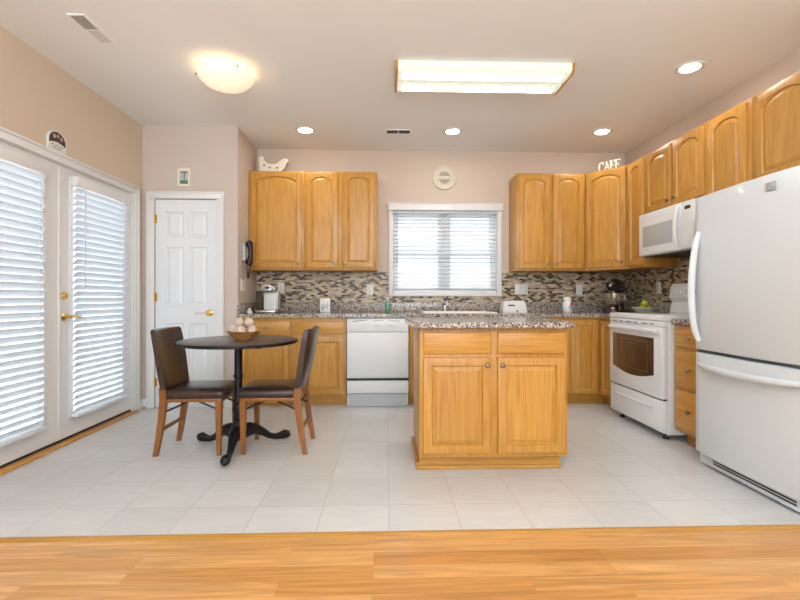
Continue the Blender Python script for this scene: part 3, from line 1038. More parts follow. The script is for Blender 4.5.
door(isl, 0.024, 0.120, 0.412, 0.586, 0, (0.388, 0.542), stile=0.049)
door(isl, 0.480, 0.120, 0.412, 0.586, 0, (0.024, 0.542), stile=0.049)
# knobs on the island are bigger in the photograph


def rounded_poly(pts, rad, n=6):
    out = []
    m = len(pts)
    for i in range(m):
        p, a, c = Vector(pts[i]), Vector(pts[i - 1]), Vector(pts[(i + 1) % m])
        u, v_ = (a - p).normalized(), (c - p).normalized()
        th = u.angle(v_)
        L = rad[i] / math.tan(th / 2)
        s, e = p + u * L, p + v_ * L
        cen = p + (u + v_).normalized() * (rad[i] / math.sin(th / 2))
        a0 = math.atan2(s.y - cen.y, s.x - cen.x)
        a1 = math.atan2(e.y - cen.y, e.x - cen.x)
        da = (a1 - a0 + PI) % (2 * PI) - PI
        for k in range(n + 1):
            q = a0 + da * k / n
            out.append((cen.x + rad[i] * math.cos(q), cen.y + rad[i] * math.sin(q)))
    return out


b = nb()
ip = rounded_poly([(0.165, 2.690), (1.172, 2.690), (1.185, 3.36), (0.140, 3.36)], [0.05, 0.09, 0.09, 0.05])
rings = []
for e, z in ((0.006, 0.0), (0.0, 0.006), (0.0, 0.026), (0.008, 0.036)):
    cx, cy = 0.65, 3.02
    rings.append([(x + (e if x < cx else -e), y + (e if y < cy else -e), 0.8865 + z) for x, y in ip])
loft(b, rings)
o = finish('island_countertop', b, M['granite'], None)
tag(o, 'polished speckled granite slab with rounded corners on the oak island', 'countertop')

# ------------------------------------------------------------------ stove
st = thing('stove', 'white freestanding electric range with dark oven window on the right wall', 'stove', (2.055, 4.075, 0), R90)
W = 0.785
b = nb(); box(b, 0.0, W, 0.045, 0.665, 0.045, 0.895, 0.004); finish('body', b, M['appliance'], st)
b = nb(); box(b, -0.004, W + 0.004, 0.0, 0.62, 0.8955, 0.938, 0.009); finish('cooktop', b, M['appliance'], st)
b = nb(); box(b, 0.03, W - 0.03, 0.055, 0.56, 0.9385, 0.9405, 0.0008); finish('glass_surface', b, plain('pale_glass_top', (0.60, 0.61, 0.61), 0.12), st)
b = nb()
for (x0, x1, z0, z1) in ((0, W, 0.31, 0.852),):
    box(b, x0 + 0.002, x1 - 0.002, 0.0, 0.044, z0, z1, 0.009)
od = finish('oven_door', b, M['appliance'], st)
b = nb()
win = [(0.105, 0.49)] + [(0.105 + (W - 0.21) * k / 10, 0.455 - 0.0) for k in ()]
n = 12
poly = [(0.065 + (W - 0.165) * k / n, 0.475 - 0.045 * math.sin(PI * k / n)) for k in range(n + 1)] + [(W - 0.10, 0.762), (0.065, 0.762)]
prism(b, poly, -0.0025, 0.0, axis='y', bev=0.0012)
mw = plain('oven_glass', (0.055, 0.028, 0.018), 0.06, coat=0.5)
ow = finish('oven_window', b, mw, od)
b = nb()
x0, x1, z0, z1 = 0.135, W - 0.175, 0.485, 0.725
for q in ((x0, x1, z1 - 0.004, z1), (x0, x1, z0, z0 + 0.004), (x0, x0 + 0.004, z0, z1), (x1 - 0.004, x1, z0, z1)):
    box(b, q[0], q[1], -0.0032, -0.0026, q[2], q[3])
finish('window_border', b, plain('window_border_brown', (0.16, 0.09, 0.06), 0.3), ow)
b = nb(); tube(b, bez((0.045, -0.020, 0.815), (0.2, -0.034, 0.818), (W - 0.2, -0.034, 0.818), (W - 0.045, -0.020, 0.815), 16), 0.013, 12, flat=1.0)
box(b, 0.035, 0.06, -0.026, 0.0, 0.803, 0.829, 0.005); box(b, W - 0.06, W - 0.035, -0.026, 0.0, 0.803, 0.829, 0.005)
finish('door_handle', b, M['appliance'], od)
b = nb(); box(b, 0.002, W - 0.002, 0.004, 0.044, 0.854, 0.894, 0.003); vp = finish('vent_panel', b, M['appliance'], st)
b = nb()
for k in range(6):
    x = 0.055 + k * 0.115
    box(b, x, x + (0.075 if k % 2 == 0 else 0.05), 0.002, 0.0039, 0.866, 0.873)
finish('vent_slots', b, M['gap'], vp)
b = nb(); box(b, 0.002, W - 0.002, 0.006, 0.044, 0.06, 0.300, 0.008); dr = finish('storage_drawer', b, M['appliance'], st)
b = nb(); tube(b, [(0.10, 0.006, 0.225), (W - 0.12, 0.006, 0.225)], 0.009, 10); finish('drawer_grip', b, M['appliance'], dr)
b = nb(); box(b, 0.004, W - 0.004, 0.02, 0.044, 0.3005, 0.3095); finish('door_gap', b, M['gap'], st)
for fx_ in (0.08, W - 0.08):
    b = nb(); lathe(b, [(0.022, 0.0), (0.022, 0.012), (0.010, 0.016), (0.010, 0.045)], (fx_, 0.08, 0), 16); finish('foot', b, M['black'], st)
b = nb()
prism(b, [(0.565, 0.9385), (0.59, 1.035), (0.560, 1.078), (0.572, 1.165), (0.592, 1.198), (0.66, 1.203), (0.672, 1.19), (0.672, 0.9385)], -0.002, W + 0.002, axis='x', bev=0.003)
bg = finish('backguard', b, M['appliance'], st)
for kx in (0.075, 0.165, 0.255, W - 0.165, W - 0.075):
    b = nb(); lathe(b, [(0.0001, 0), (0.024, 0), (0.022, -0.012), (0.017, -0.016), (0.015, -0.030), (0.0001, -0.032)], (0, 0, 0), 20, 'y')
    kb = finish('control_knob', b, M['appliance'], bg, (kx, 0.566, 1.122)); kb.rotation_euler = (R(-8), 0, 0)
b = nb(); box(b, 0.33, 0.48, 0.559, 0.565, 1.10, 1.145); finish('clock_display', b, M['black'], bg)

# ------------------------------------------------------------------ microwave
mo = thing('microwave', 'white over-the-range microwave mounted under the short cabinet', 'microwave', (2.350, 4.080, 1.443), R90)
W, H = 0.735, 0.388
b = nb(); box(b, 0, W, 0.012, 0.398, 0.006, H, 0.004); finish('body', b, M['appliance'], mo)
b = nb(); box(b, 0.001, 0.595, -0.018, 0.0115, 0.012, H - 0.003, 0.008); md = finish('front_door', b, M['appliance'], mo)
b = nb(); box(b, 0.070, 0.480, -0.0195, -0.018, 0.085, 0.265, 0.0006); finish('door_window', b, plain('microwave_window_grey', (0.46, 0.46, 0.46), 0.25), md)
b = nb()
for q in ((0.065, 0.485, 0.265, 0.269), (0.065, 0.485, 0.081, 0.085), (0.065, 0.070, 0.085, 0.265), (0.480, 0.485, 0.085, 0.265)):
    box(b, q[0], q[1], -0.0198, -0.018, q[2], q[3])
box(b, 0.04, 0.46, -0.0185, -0.018, 0.325, 0.328)
finish('window_border', b, M['appliance_grey'], md)
b = nb(); tube(b, bez((0.555, -0.020, 0.035), (0.555, -0.055, 0.10), (0.555, -0.055, 0.29), (0.555, -0.020, 0.362), 12), [0.012] + [0.014] * 11 + [0.012], 12, flat=1.3); finish('door_handle', b, M['appliance'], md)
b = nb(); box(b, 0.598, W - 0.001, -0.016, 0.0115, 0.012, H - 0.003, 0.008); cp = finish('control_panel', b, M['appliance'], mo)
b = nb(); box(b, 0.635, 0.70, -0.0175, -0.016, 0.318, 0.345); finish('clock_display', b, M['black'], cp)
b = nb()
for i in range(3):
    for j in range(6):
        box(b, 0.612 + i * 0.038, 0.640 + i * 0.038, -0.0166, -0.016, 0.055 + j * 0.042, 0.080 + j * 0.042)
finish('keypad', b, M['plate_white'], cp)
b = nb(); box(b, 0.01, W - 0.01, 0.02, 0.39, -0.004, 0.0055); finish('underside_grille', b, M['black'], mo)

# ------------------------------------------------------------------ refrigerator
FW, FZ = 0.84, 1.715
fr = thing('refrigerator', 'large white bottom-freezer refrigerator at the right edge', 'refrigerator', (2.000, 2.866, 0), R90)
b = nb(); box(b, 0.006, FW - 0.006, 0.075, 0.72, 0.03, FZ - 0.015, 0.006); finish('body', b, M['fridge'], fr)


def curved_front(b, w, z0, z1, bulge=0.022, d=0.068, rad=0.022):
    pts = []
    N = 16
    for k in range(N + 1):
        u = k / N
        x = rad * 0.6 + (w - rad * 1.2) * u
        pts.append((x, -bulge * (1 - (2 * u - 1) ** 2) + 0.006))
    pts = [(0.0, d), (0.0, rad + 0.004), (rad * 0.18, rad * 0.45 + 0.006)] + pts + [(w - rad * 0.18, rad * 0.45 + 0.006), (w, rad + 0.004), (w, d)]
    rings = []
    for ins, z in ((0.010, z0), (0.003, z0 + 0.003), (0, z0 + 0.010), (0, z1 - 0.010), (0.003, z1 - 0.003), (0.010, z1)):
        rings.append([(min(max(x, ins), w - ins), y + ins if y < d else y, z) for x, y in pts])
    loft(b, rings)


b = nb(); curved_front(b, FW, 0.742, FZ); ud = finish('upper_door', b, M['fridge'], fr, angle=40)
b = nb(); curved_front(b, FW, 0.085, 0.722); ld = finish('freezer_door', b, M['fridge'], fr, angle=40)
b = nb(); box(b, 0.012, FW - 0.012, 0.02, 0.0745, 0.7225, 0.7415); finish('door_gasket', b, plain('gasket_blue_grey', (0.10, 0.13, 0.17), 0.6), fr)
b = nb(); tube(b, bez((0.055, 0.0, 0.80), (0.045, -0.062, 0.88), (0.045, -0.062, 1.32), (0.055, 0.0, 1.49), 20), [0.016 + 0.006 * math.sin(PI * k / 20) for k in range(21)], 14, flat=0.8); finish('door_handle', b, M['fridge'], ud)
b = nb(); tube(b, bez((0.05, 0.0, 0.655), (0.2, -0.082, 0.640), (FW - 0.2, -0.082, 0.640), (FW - 0.05, 0.0, 0.655), 20), [0.015 + 0.005 * math.sin(PI * k / 20) for k in range(21)], 14, flat=1.0); finish('door_handle', b, M['fridge'], ld)
bx = 0.58
b = nb(); box(b, bx, bx + 0.055, -0.020, -0.0145, 1.625, 1.668, 0.001); bd = finish('badge', b, plain('badge_grey', (0.42, 0.43, 0.44), 0.4), ud)
b = nb()
for k in range(3):
    box(b, bx + 0.008, bx + 0.034, -0.0212, -0.0200, 1.634 + k * 0.010, 1.638 + k * 0.010)
lathe(b, [(0.0001, -0.0212), (0.007, -0.0212), (0.007, -0.0200)], (bx + 0.043, 0, 1.650), 14, 'y')
finish('badge_emblem', b, M['appliance_grey'], bd)
b = nb(); box(b, 0.01, FW - 0.01, 0.035, 0.0745, 0.012, 0.080, 0.004); gp = finish('base_grille', b, M['fridge'], fr)
b = nb()
for k in range(2):
    box(b, 0.13, 0.70, 0.033, 0.0348, 0.036 + k * 0.016, 0.045 + k * 0.016)
finish('grille_slots', b, M['gap'], gp)
for fx_ in (0.05, FW - 0.05):
    b = nb(); lathe(b, [(0.02, 0.0), (0.02, 0.0295)], (fx_, 0.12, 0), 14); finish('foot', b, M['black'], fr)
# hinge cover on top
b = nb(); box(b, FW - 0.12, FW - 0.03, 0.03, 0.12, FZ + 0.0005, FZ + 0.018, 0.006); finish('hinge_cover', b, M['fridge'], fr)

# ------------------------------------------------------------------ dining table
tb = thing('pedestal_table', 'round dark bistro table on a black cast iron pedestal', 'table', (-1.05, 3.24, 0))
b = nb(); lathe(b, [(0.0001, 0.7460), (0.39, 0.7460), (0.404, 0.7520), (0.408, 0.7610), (0.405, 0.7700), (0.397, 0.7740), (0.0001, 0.7740)], n=72); finish('tabletop', b, M['tabletop'], tb)
b = nb(); lathe(b, [(0.4100, 0.7510), (0.4125, 0.7560), (0.4125, 0.7660), (0.4100, 0.7700), (0.4082, 0.7660), (0.4082, 0.7560), (0.4100, 0.7510)], n=72, cap=False); finish('edge_band', b, M['iron'], tb)
b = nb()
for k in range(4):
    a = R(45 + 90 * k)
    c_, s_ = math.cos(a), math.sin(a)
    tube(b, [(0.02 * c_, 0.02 * s_, 0.7300), (0.30 * c_, 0.30 * s_, 0.7370)], [0.015, 0.008], 8)
finish('top_bracket', b, M['iron'], tb)
b = nb(); lathe(b, [(0.035, 0.085), (0.07, 0.09), (0.075, 0.11), (0.055, 0.15), (0.035, 0.18), (0.028, 0.20), (0.040, 0.215), (0.030, 0.23), (0.036, 0.26), (0.040, 0.29), (0.030, 0.32), (0.036, 0.335), (0.028, 0.35),
               (0.026, 0.50), (0.034, 0.51), (0.034, 0.52), (0.027, 0.53), (0.027, 0.7140), (0.05, 0.7240), (0.05, 0.7455)], n=28); finish('column', b, M['iron'], tb)
for k in range(3):
    a = R(-85 + 120 * k)
    b = nb()
    P = lambda r_, z: (r_ * math.cos(a), r_ * math.sin(a), z)
    pts = [P(0.03, 0.115), P(0.08, 0.125), P(0.13, 0.115), P(0.18, 0.085), P(0.225, 0.052), P(0.27, 0.036), P(0.31, 0.036), P(0.345, 0.040), P(0.368, 0.034), P(0.385, 0.024)]
    tube(b, pts, [0.055, 0.050, 0.038, 0.028, 0.022, 0.022, 0.027, 0.034, 0.030, 0.012], 14, flat=0.95)
    for v_ in b.verts:
        if v_.co.z < 0.0015: v_.co.z = 0.0015
    finish('foot', b, M['iron'], tb)

# bowl and woven balls
bc = (-1.000, 3.20)
bw = tag(finish('wooden_bowl', lathe(nb(), [(0.0001, 0.0), (0.055, 0.0), (0.060, 0.006), (0.085, 0.030), (0.112, 0.062), (0.116, 0.064), (0.112, 0.058), (0.084, 0.034), (0.055, 0.014), (0.0001, 0.012)], n=9), M['bowlwood'], None, (bc[0], bc[1], 0.7745), angle=12),
         'faceted brown wooden bowl on the round table', 'bowl')
bb = nb()
bmesh.ops.create_icosphere(bb, subdivisions=3, radius=0.034)
ball_mesh_obj = None
spots = [(0.000, -0.066, 0.069, 'cream woven ball nearest the viewer in the bowl, low in front'), (0.063, -0.020, 0.069, 'cream woven ball against the right rim of the wooden bowl'), (-0.063, -0.020, 0.069, 'cream woven ball against the left rim of the wooden bowl'),
         (0.039, 0.053, 0.069, 'cream woven ball at the back right of the bowl, mostly hidden'), (-0.039, 0.053, 0.069, 'cream woven ball at the back left of the bowl, mostly hidden'),
         (-0.032, -0.004, 0.122, 'left one of the two cream woven balls heaped on top'), (0.037, 0.002, 0.122, 'right one of the two cream woven balls heaped on top')]
for i, (x, y, z, lb) in enumerate(spots):
    loc = (bc[0] + x, bc[1] + y, 0.7745 + z)
    if i == 0:
        ball0 = finish('decorative_ball', bb, M['ballmat'], None, loc, angle=180)
        tag(ball0, lb, 'ball', 'woven balls in the wooden bowl')
    else:
        dup(ball0, loc, 0.7 * i, lb)

# ------------------------------------------------------------------ chairs (local: faces +x)
def make_chair(label, loc, rz):
    c = thing('dining_chair', label, 'chair', loc, rz, 'leather dining chairs')
    hw = 0.165
    for s in (-1, 1):
        b = nb()  # front leg
        loft(b, [[(0.200 + dx * w_, s * hw + dy * w_, z) for dx, dy in ((-1, -1), (1, -1), (1, 1), (-1, 1))] for w_, z in ((0.014, 0.0), (0.018, 0.20), (0.021, 0.372))])
        bmesh.ops.bevel(b, geom=[e for e in b.edges], offset=0.003, segments=1, affect='EDGES')
        finish('leg', b, M['chairwood'], c)
        b = nb()  # rear leg, splayed backwards then up into the back
        prof = [(-0.222, 0.0, 0.015), (-0.200, 0.12, 0.018), (-0.180, 0.26, 0.021), (-0.168, 0.38, 0.023), (-0.172, 0.46, 0.022)]
        loft(b, [[(x + dx * w_, s * (hw + 0.005) + dy * 0.015, z) for dx, dy in ((-1, -1), (1, -1), (1, 1), (-1, 1))] for x, z, w_ in prof])
        bmesh.ops.bevel(b, geom=[e for e in b.edges if len(e.link_faces) == 2 and e.calc_face_angle(0) > 0.8], offset=0.003, segments=1, affect='EDGES')
        finish('leg', b, M['chairwood'], c)
    b = nb()
    box(b, -0.145, 0.221, -hw - 0.016, -hw + 0.004, 0.364, 0.388, 0.003); box(b, -0.145, 0.221, hw - 0.004, hw + 0.016, 0.364, 0.388, 0.003)
    box(b, 0.203, 0.221, -hw + 0.0045, hw - 0.0045, 0.362, 0.388, 0.003)
    finish('apron', b, M['chairwood'], c)
    # seat cushion
    b = nb()
    pl = rounded_poly([(-0.155, -0.185), (0.245, -0.195), (0.245, 0.195), (-0.155, 0.185)], [0.02, 0.04, 0.04, 0.02], 5)
    rings = []
    for e, z in ((0.012, 0.3885), (0.0, 0.400), (0.0, 0.426), (0.010, 0.444), (0.045, 0.456), (0.11, 0.462)):
        f = 1 - e / 0.19
        rings.append([((x - 0.03) * f + 0.03, y * f, z) for x, y in pl])
    loft(b, rings)
    finish('seat', b, M['leather'], c, angle=60)
    # backrest: padded, leaning back and curved around the sitter
    b = nb()
    rings = []
    for z, xo, th, ww in ((0.425, -0.168, 0.018, 0.180), (0.455, -0.168, 0.023, 0.186), (0.55, -0.182, 0.025, 0.190), (0.66, -0.198, 0.025, 0.193), (0.78, -0.218, 0.024, 0.194), (0.842, -0.230, 0.021, 0.193), (0.855, -0.234, 0.012, 0.188)):
        ring = []
        N = 10
        for k in range(N + 1):
            u = 2 * k / N - 1
            cv = -0.034 * (1 - u * u) * min(1, (z - 0.42) / 0.2)
            ring.append((xo + cv + th * (1 if abs(u) < 0.95 else 0.75), u * ww, z))
        for k in range(N, -1, -1):
            u = 2 * k / N - 1
            cv = -0.034 * (1 - u * u) * min(1, (z - 0.42) / 0.2)
            ring.append((xo + cv - th * (1 if abs(u) < 0.95 else 0.75), u * ww, z))
        rings.append(ring)
    loft(b, rings)
    finish('backrest', b, M['leather'], c, angle=50)
    b = nb(); box(b, -0.010, 0.010, -hw + 0.010, hw - 0.010, -0.012, 0.012, 0.003)
    finish('stretcher', b, M['chairwood'], c, (-0.197, 0, 0.17))
    for s in (-1, 1):
        b = nb()
        y = s * (hw - 0.026)
        tube(b, [(-0.186, y, 0.285), (-0.16, y, 0.297), (0.00, y, 0.368), (0.03, y, 0.378)], 0.0065, 8)
        tube(b, [(0.200, y, 0.30), (0.17, y, 0.312), (0.05, y, 0.362), (0.03, y, 0.375)], 0.0065, 8)
        finish('folding_brace', b, M['iron'], c)
    b = nb(); tube(b, [(-0.175, -hw + 0.012, 0.345), (-0.175, hw - 0.012, 0.345)], 0.006, 8); finish('rear_rod', b, M['iron'], c)
    return c


ch = make_chair('dark leather dining chair left of the round table, facing right', (-1.335, 3.265, 0), R(0))
dup(ch, (-0.775, 3.275, 0), R(180), 'dark leather dining chair right of the round table, back toward the cabinets')

# ------------------------------------------------------------------ ceiling fixtures
fl = thing('fluorescent_light', 'long wraparound fluorescent ceiling light with oak end caps', 'ceiling light', (0.07, 3.15, ZC - 0.0005))
FLW = 1.270
prof = [(0.0, 0.0), (0.0, -0.050), (0.030, -0.072), (0.35, -0.072), (0.40, -0.045), (0.40, 0.0)]
for x0, x1 in ((0.0, 0.016), (FLW - 0.016, FLW)):
    b = nb(); prism(b, prof, x0, x1, axis='x', bev=0.001); finish('end_cap', b, M['oak_y'], fl)
b = nb()
lens = [(0.006, -0.002), (0.006, -0.046), (0.030, -0.063), (0.10, -0.066), (0.165, -0.066), (0.190, -0.055), (0.215, -0.066), (0.28, -0.066), (0.345, -0.064), (0.393, -0.042), (0.393, -0.002)]
prism(b, lens, 0.0165, FLW - 0.0165, axis='x')
finish('lens', b, M['lens'], fl, angle=10)
b = nb()
for y in (0.100, 0.285):
    box(b, 0.055, FLW - 0.055, y - 0.040, y + 0.040, -0.0685, -0.0663, 0.001)
finish('tube_glow', b, M['tube_glow'], fl)

dm = thing('dome_light', 'alabaster glass dome ceiling light glowing above the round table', 'ceiling light', (-1.165, 3.32, ZC - 0.0005))
b = nb(); lathe(b, [(0.0001, 0.0), (0.10, 0.0), (0.105, -0.012), (0.085, -0.026), (0.0001, -0.026)], n=40); finish('canopy_plate', b, M['brass'], dm)
b = nb()
pr = [(0.195, -0.045), (0.198, -0.050), (0.185, -0.078), (0.150, -0.110), (0.100, -0.132), (0.050, -0.143), (0.0001, -0.146)]
lathe(b, pr + [(0.0001, -0.141), (0.05, -0.138), (0.098, -0.127), (0.147, -0.105), (0.180, -0.075), (0.192, -0.048)], n=48, cap=False)
finish('glass_shade', b, M['dome_glass'], dm, angle=60)
for k in range(3):
    a = R(70 + 120 * k)
    b = nb(); tube(b, [(0.09 * math.cos(a), 0.09 * math.sin(a), -0.02), (0.193 * math.cos(a), 0.193 * math.sin(a), -0.046), (0.205 * math.cos(a), 0.205 * math.sin(a), -0.052)], 0.004, 8)
    lathe(b, [(0.0001, 0.006), (0.006, 0.004), (0.006, -0.006), (0.0001, -0.008)], (0.205 * math.cos(a), 0.205 * math.sin(a), -0.054), 10)
    finish('clip', b, M['bronze'], dm)
pl_ = bpy.data.lights.new('dome_bulb', 'POINT'); pl_.energy = 0.8; pl_.color = (1, 0.78, 0.5); pl_.shadow_soft_size = 0.04
po = bpy.data.objects.new('dome_bulb', pl_); COL.objects.link(po); po.parent = dm; po.location = (0, 0, -0.075)

rec = None
for i, (x, y, lb) in enumerate([(2.20, 3.19, 'round recessed ceiling light nearest the camera, above the refrigerator side'), (2.17, 4.45, 'round recessed ceiling light above the CAFE letters corner'),
                                (0.67, 4.49, 'round recessed ceiling light above the round wall plaque and window'), (-0.80, 4.50, 'round recessed ceiling light above the left wall cabinets')]):
    if i == 0:
        rec = thing('recessed_light', lb, 'ceiling light', (x, y, ZC - 0.0005), 0, 'recessed ceiling lights')
        b = nb(); lathe(b, [(0.098, 0.0), (0.098, -0.004), (0.090, -0.009), (0.070, -0.007), (0.064, 0.0)], n=36, cap=False); finish('trim_ring', b, M['ceramic'], rec)
        b = nb(); lathe(b, [(0.0001, -0.005), (0.05, -0.004), (0.063, -0.001)], n=36, cap=False); finish('bulb_face', b, M['bulb'], rec)
    else:
        dup(rec, (x, y, ZC - 0.0005), 0, lb)


def vent(label, loc, w, d, rows):
    v_ = thing('air_vent', label, 'vent', loc, 0, 'ceiling air vents')
    b = nb(); cells(b, [0, 0.014] + sum(([r0, r1] for r0, r1 in rows), []) + [w], [0, 0.014, d - 0.014, d], -0.006, 0, {(1 + 2 * k, 1) for k in range(len(rows))})
    return v_


def vent_box(label, loc, w, d, halves, louver_axis, tilts):
    """frame, dark backing and louvers"""
    v_ = thing('air_vent', label, 'vent', loc, 0, 'ceiling air vents')
    xs = sorted(set([0, w] + [q for h in halves for q in (h[0], h[1])]))
    ys = sorted(set([0, d] + [q for h in halves for q in (h[2], h[3])]))
    ho = set()
    for h in halves:
        for i in range(len(xs) - 1):
            for j in range(len(ys) - 1):
                if h[0] <= xs[i] < h[1] and h[2] <= ys[j] < h[3]: ho.add((i, j))
    b = nb(); cells(b, xs, ys, -0.007, 0.0, ho); finish('frame', b, M['ceiling'], v_)
    b = nb(); box(b, 0.004, w - 0.004, 0.004, d - 0.004, -0.0018, -0.0004); finish('duct_opening', b, M['duct'], v_)
    for h, tl in zip(halves, tilts):
        b = nb()
        L = (h[1] - h[0]) if louver_axis == 'y' else (h[3] - h[2])
        n_ = max(3, int(L / 0.013))
        for k in range(n_):
            u = (h[0] if louver_axis == 'y' else h[2]) + L * (k + 0.5) / n_
            c_, s_ = math.cos(tl) * 0.0055, math.sin(tl) * 0.0030
            q = [(u - c_, -0.0045 - s_), (u + c_, -0.0045 + s_), (u + c_, -0.0038 + s_), (u - c_, -0.0038 - s_)]
            if louver_axis == 'y': prism(b, q, h[2], h[3], axis='y')
            else: prism(b, q, h[0], h[1], axis='x')
        finish('louvers', b, M['plate_white'] if tl == 0 else M['grey_vent'], v_)  # tilted louvers get a greyer colour that holds their shade
    return v_


vent_box('two-part rectangular ceiling vent near the left wall', (-1.875, 2.70, ZC - 0.0005), 0.105, 0.31, [(0.012, 0.093, 0.012, 0.150), (0.012, 0.093, 0.160, 0.298)], 'y', (R(40), 0))
vent_box('small grey ceiling vent in front of the window, between recessed lights', (0.0, 4.45, ZC - 0.0005), 0.25, 0.12, [(0.010, 0.120, 0.012, 0.108), (0.130, 0.240, 0.012, 0.108)], 'x', (R(40), R(40)))

# ------------------------------------------------------------------ things on the walls
pq = thing('wall_plaque', 'round cream carved plaque hung on the wall above the window', 'plaque', (0.664, YB - 0.0005, 2.435))
b = nb(); lathe(b, [(0.0001, 0.0), (0.128, 0.0), (0.137, -0.008), (0.134, -0.020), (0.124, -0.022), (0.118, -0.014), (0.082, -0.012), (0.078, -0.018), (0.072, -0.018), (0.068, -0.010), (0.0001, -0.010)], n=56, axis='y'); finish('plate', b, M['plaque_cream'], pq)
b = nb()
for k in range(24):
    a = 2 * PI * k / 24
    lathe(b, [(0.0001, -0.019), (0.005, -0.018), (0.0075, -0.0135)], (0.101 * math.cos(a), 0, 0.101 * math.sin(a)), 8, 'y')
finish('rim_ornament', b, M['plaque_cream'], pq)
b = nb()
for s in (1, -1):
    pts = [(0.066 * math.cos(a), s * 0.066 * math.sin(a)) for a in [R(18 + 144 * k / 14) for k in range(15)]]
    prism(b, pts, -0.0115, -0.0102, axis='y')
finish('centre_inset', b, M['plaque_grey'], pq)
b = nb(); box(b, -0.066, 0.066, -0.016, -0.0102, -0.016, 0.016, 0.002); finish('centre_band', b, M['plaque_cream'], pq)

pf = thing('picture_frame', 'small cream framed picture on the wall above the pantry door', 'picture', (-1.957, YP - 0.0005, 2.242))
fw, fh = 0.062, 0.090
b = nb(); cells(b, [-fw, -fw + 0.022, fw - 0.022, fw], [-fh, -fh + 0.024, fh - 0.030, fh], -0.016, 0.0, {(1, 1)}, axis='y'); finish('frame', b, M['cream'], pf)
b = nb(); box(b, -fw + 0.020, fw - 0.020, -0.006, -0.002, -fh + 0.022, fh - 0.028); pc = finish('picture_sheet', b, plain('picture_sky', (0.45, 0.52, 0.55), 0.5, noise=0.15, scale=40), pf)
b = nb(); prism(b, [(-fw + 0.021, -fh + 0.023), (fw - 0.021, -fh + 0.023), (fw - 0.021, -0.030), (0.015, -0.034), (0.0, -0.022), (-0.02, -0.034), (-fw + 0.021, -0.028)], -0.0072, -0.0061, axis='y'); finish('painted_grass', b, M['green_leaf'], pc)
b = nb(); box(b, -0.003, 0.004, -0.0072, -0.0061, -0.02, 0.045); prism(b, [(-0.036, 0.048), (0.036, 0.048), (0.025, 0.055), (0, 0.043), (-0.025, 0.055)], -0.0072, -0.0061, axis='y'); finish('painted_tree', b, plain('picture_dark', (0.09, 0.10, 0.09), 0.6), pc)

# half-round plaque above the left door
ap = thing('arched_plaque', 'small arched plaque with dark painted scene standing on the french door casing', 'plaque', (XL + 0.003, 3.29, DZ + 0.0685), R(90))
def halfround(w, h, zc, n=14):
    return [(-w, 0), (w, 0)] + [(w * math.cos(PI * k / n), zc + (h - zc) * math.sin(PI * k / n)) for k in range(n + 1)]
b = nb(); prism(b, halfround(0.092, 0.150, 0.075), -0.012, 0.0, axis='y', bev=0.002); finish('board', b, M['ceramic'], ap)
b = nb(); prism(b, [(0.080, 0.052)] + [(0.080 * math.cos(PI * k / 14), 0.070 + 0.070 * math.sin(PI * k / 14)) for k in range(15)] + [(-0.080, 0.052), (-0.04, 0.064), (0.0, 0.070), (0.04, 0.064)], -0.0132, -0.0121, axis='y')
sc_ = finish('painted_scene', b, plain('dark_scene', (0.045, 0.015, 0.010), 0.4, noise=0.6, scale=30), ap)
b = nb()
for x, z, rr_ in ((-0.03, 0.105, 0.014), (0.005, 0.112, 0.012), (0.038, 0.098, 0.013)):
    lathe(b, [(0.0001, -0.0142), (rr_, -0.0140), (rr_, -0.0133)], (x, 0, z), 12, 'y')
finish('painted_figures', b, plain('scene_light', (0.50, 0.42, 0.30), 0.5, noise=0.5, scale=60), sc_)
b = nb()
for k in range(9):
    x = -0.062 + k * 0.0135
    box(b, x, x + 0.009, -0.0128, -0.0121, 0.036 + 0.006 * math.sin(k * 1.9), 0.042 + 0.006 * math.sin(k * 1.9))
for k in range(6):
    x = -0.040 + k * 0.0135
    box(b, x, x + 0.009, -0.0128, -0.0121, 0.018, 0.0225)
finish('painted_lettering', b, M['black'], ap)

# wall phone
ph = thing('wall_phone', 'black corded telephone hung on the pantry side wall', 'telephone', (XP + 0.0005, 4.60, 1.425), R(90))
# local: x -> +Y, -y -> +X
b = nb(); box(b, -0.034, 0.034, -0.030, 0.0, 0.02, 0.195, 0.012); finish('cradle', b, M['appliance_grey'], ph)
b = nb(); tube(b, bez((0.0, -0.050, 0.215), (0.0, -0.085, 0.17), (0.0, -0.085, 0.03), (0.0, -0.050, -0.02), 12), [0.028, 0.038, 0.036, 0.028, 0.024, 0.023, 0.023, 0.023, 0.025, 0.029, 0.036, 0.038, 0.028], 14); finish('handset', b, M['black'], ph)
b = nb()
cpts = []
for k in range(221):
    t_ = k / 220
    a = PI * t_
    cx_ = (-0.025 + 0.075 * t_)
    z_ = -0.02 - 0.135 * math.sin(a)
    w_ = 2 * PI * 34 * t_
    cpts.append((cx_ + 0.006 * math.cos(w_), -0.072 + 0.050 * t_ + 0.006 * math.sin(w_), z_))
tube(b, cpts, 0.0032, 5); finish('coiled_cord', b, M['black'], ph)


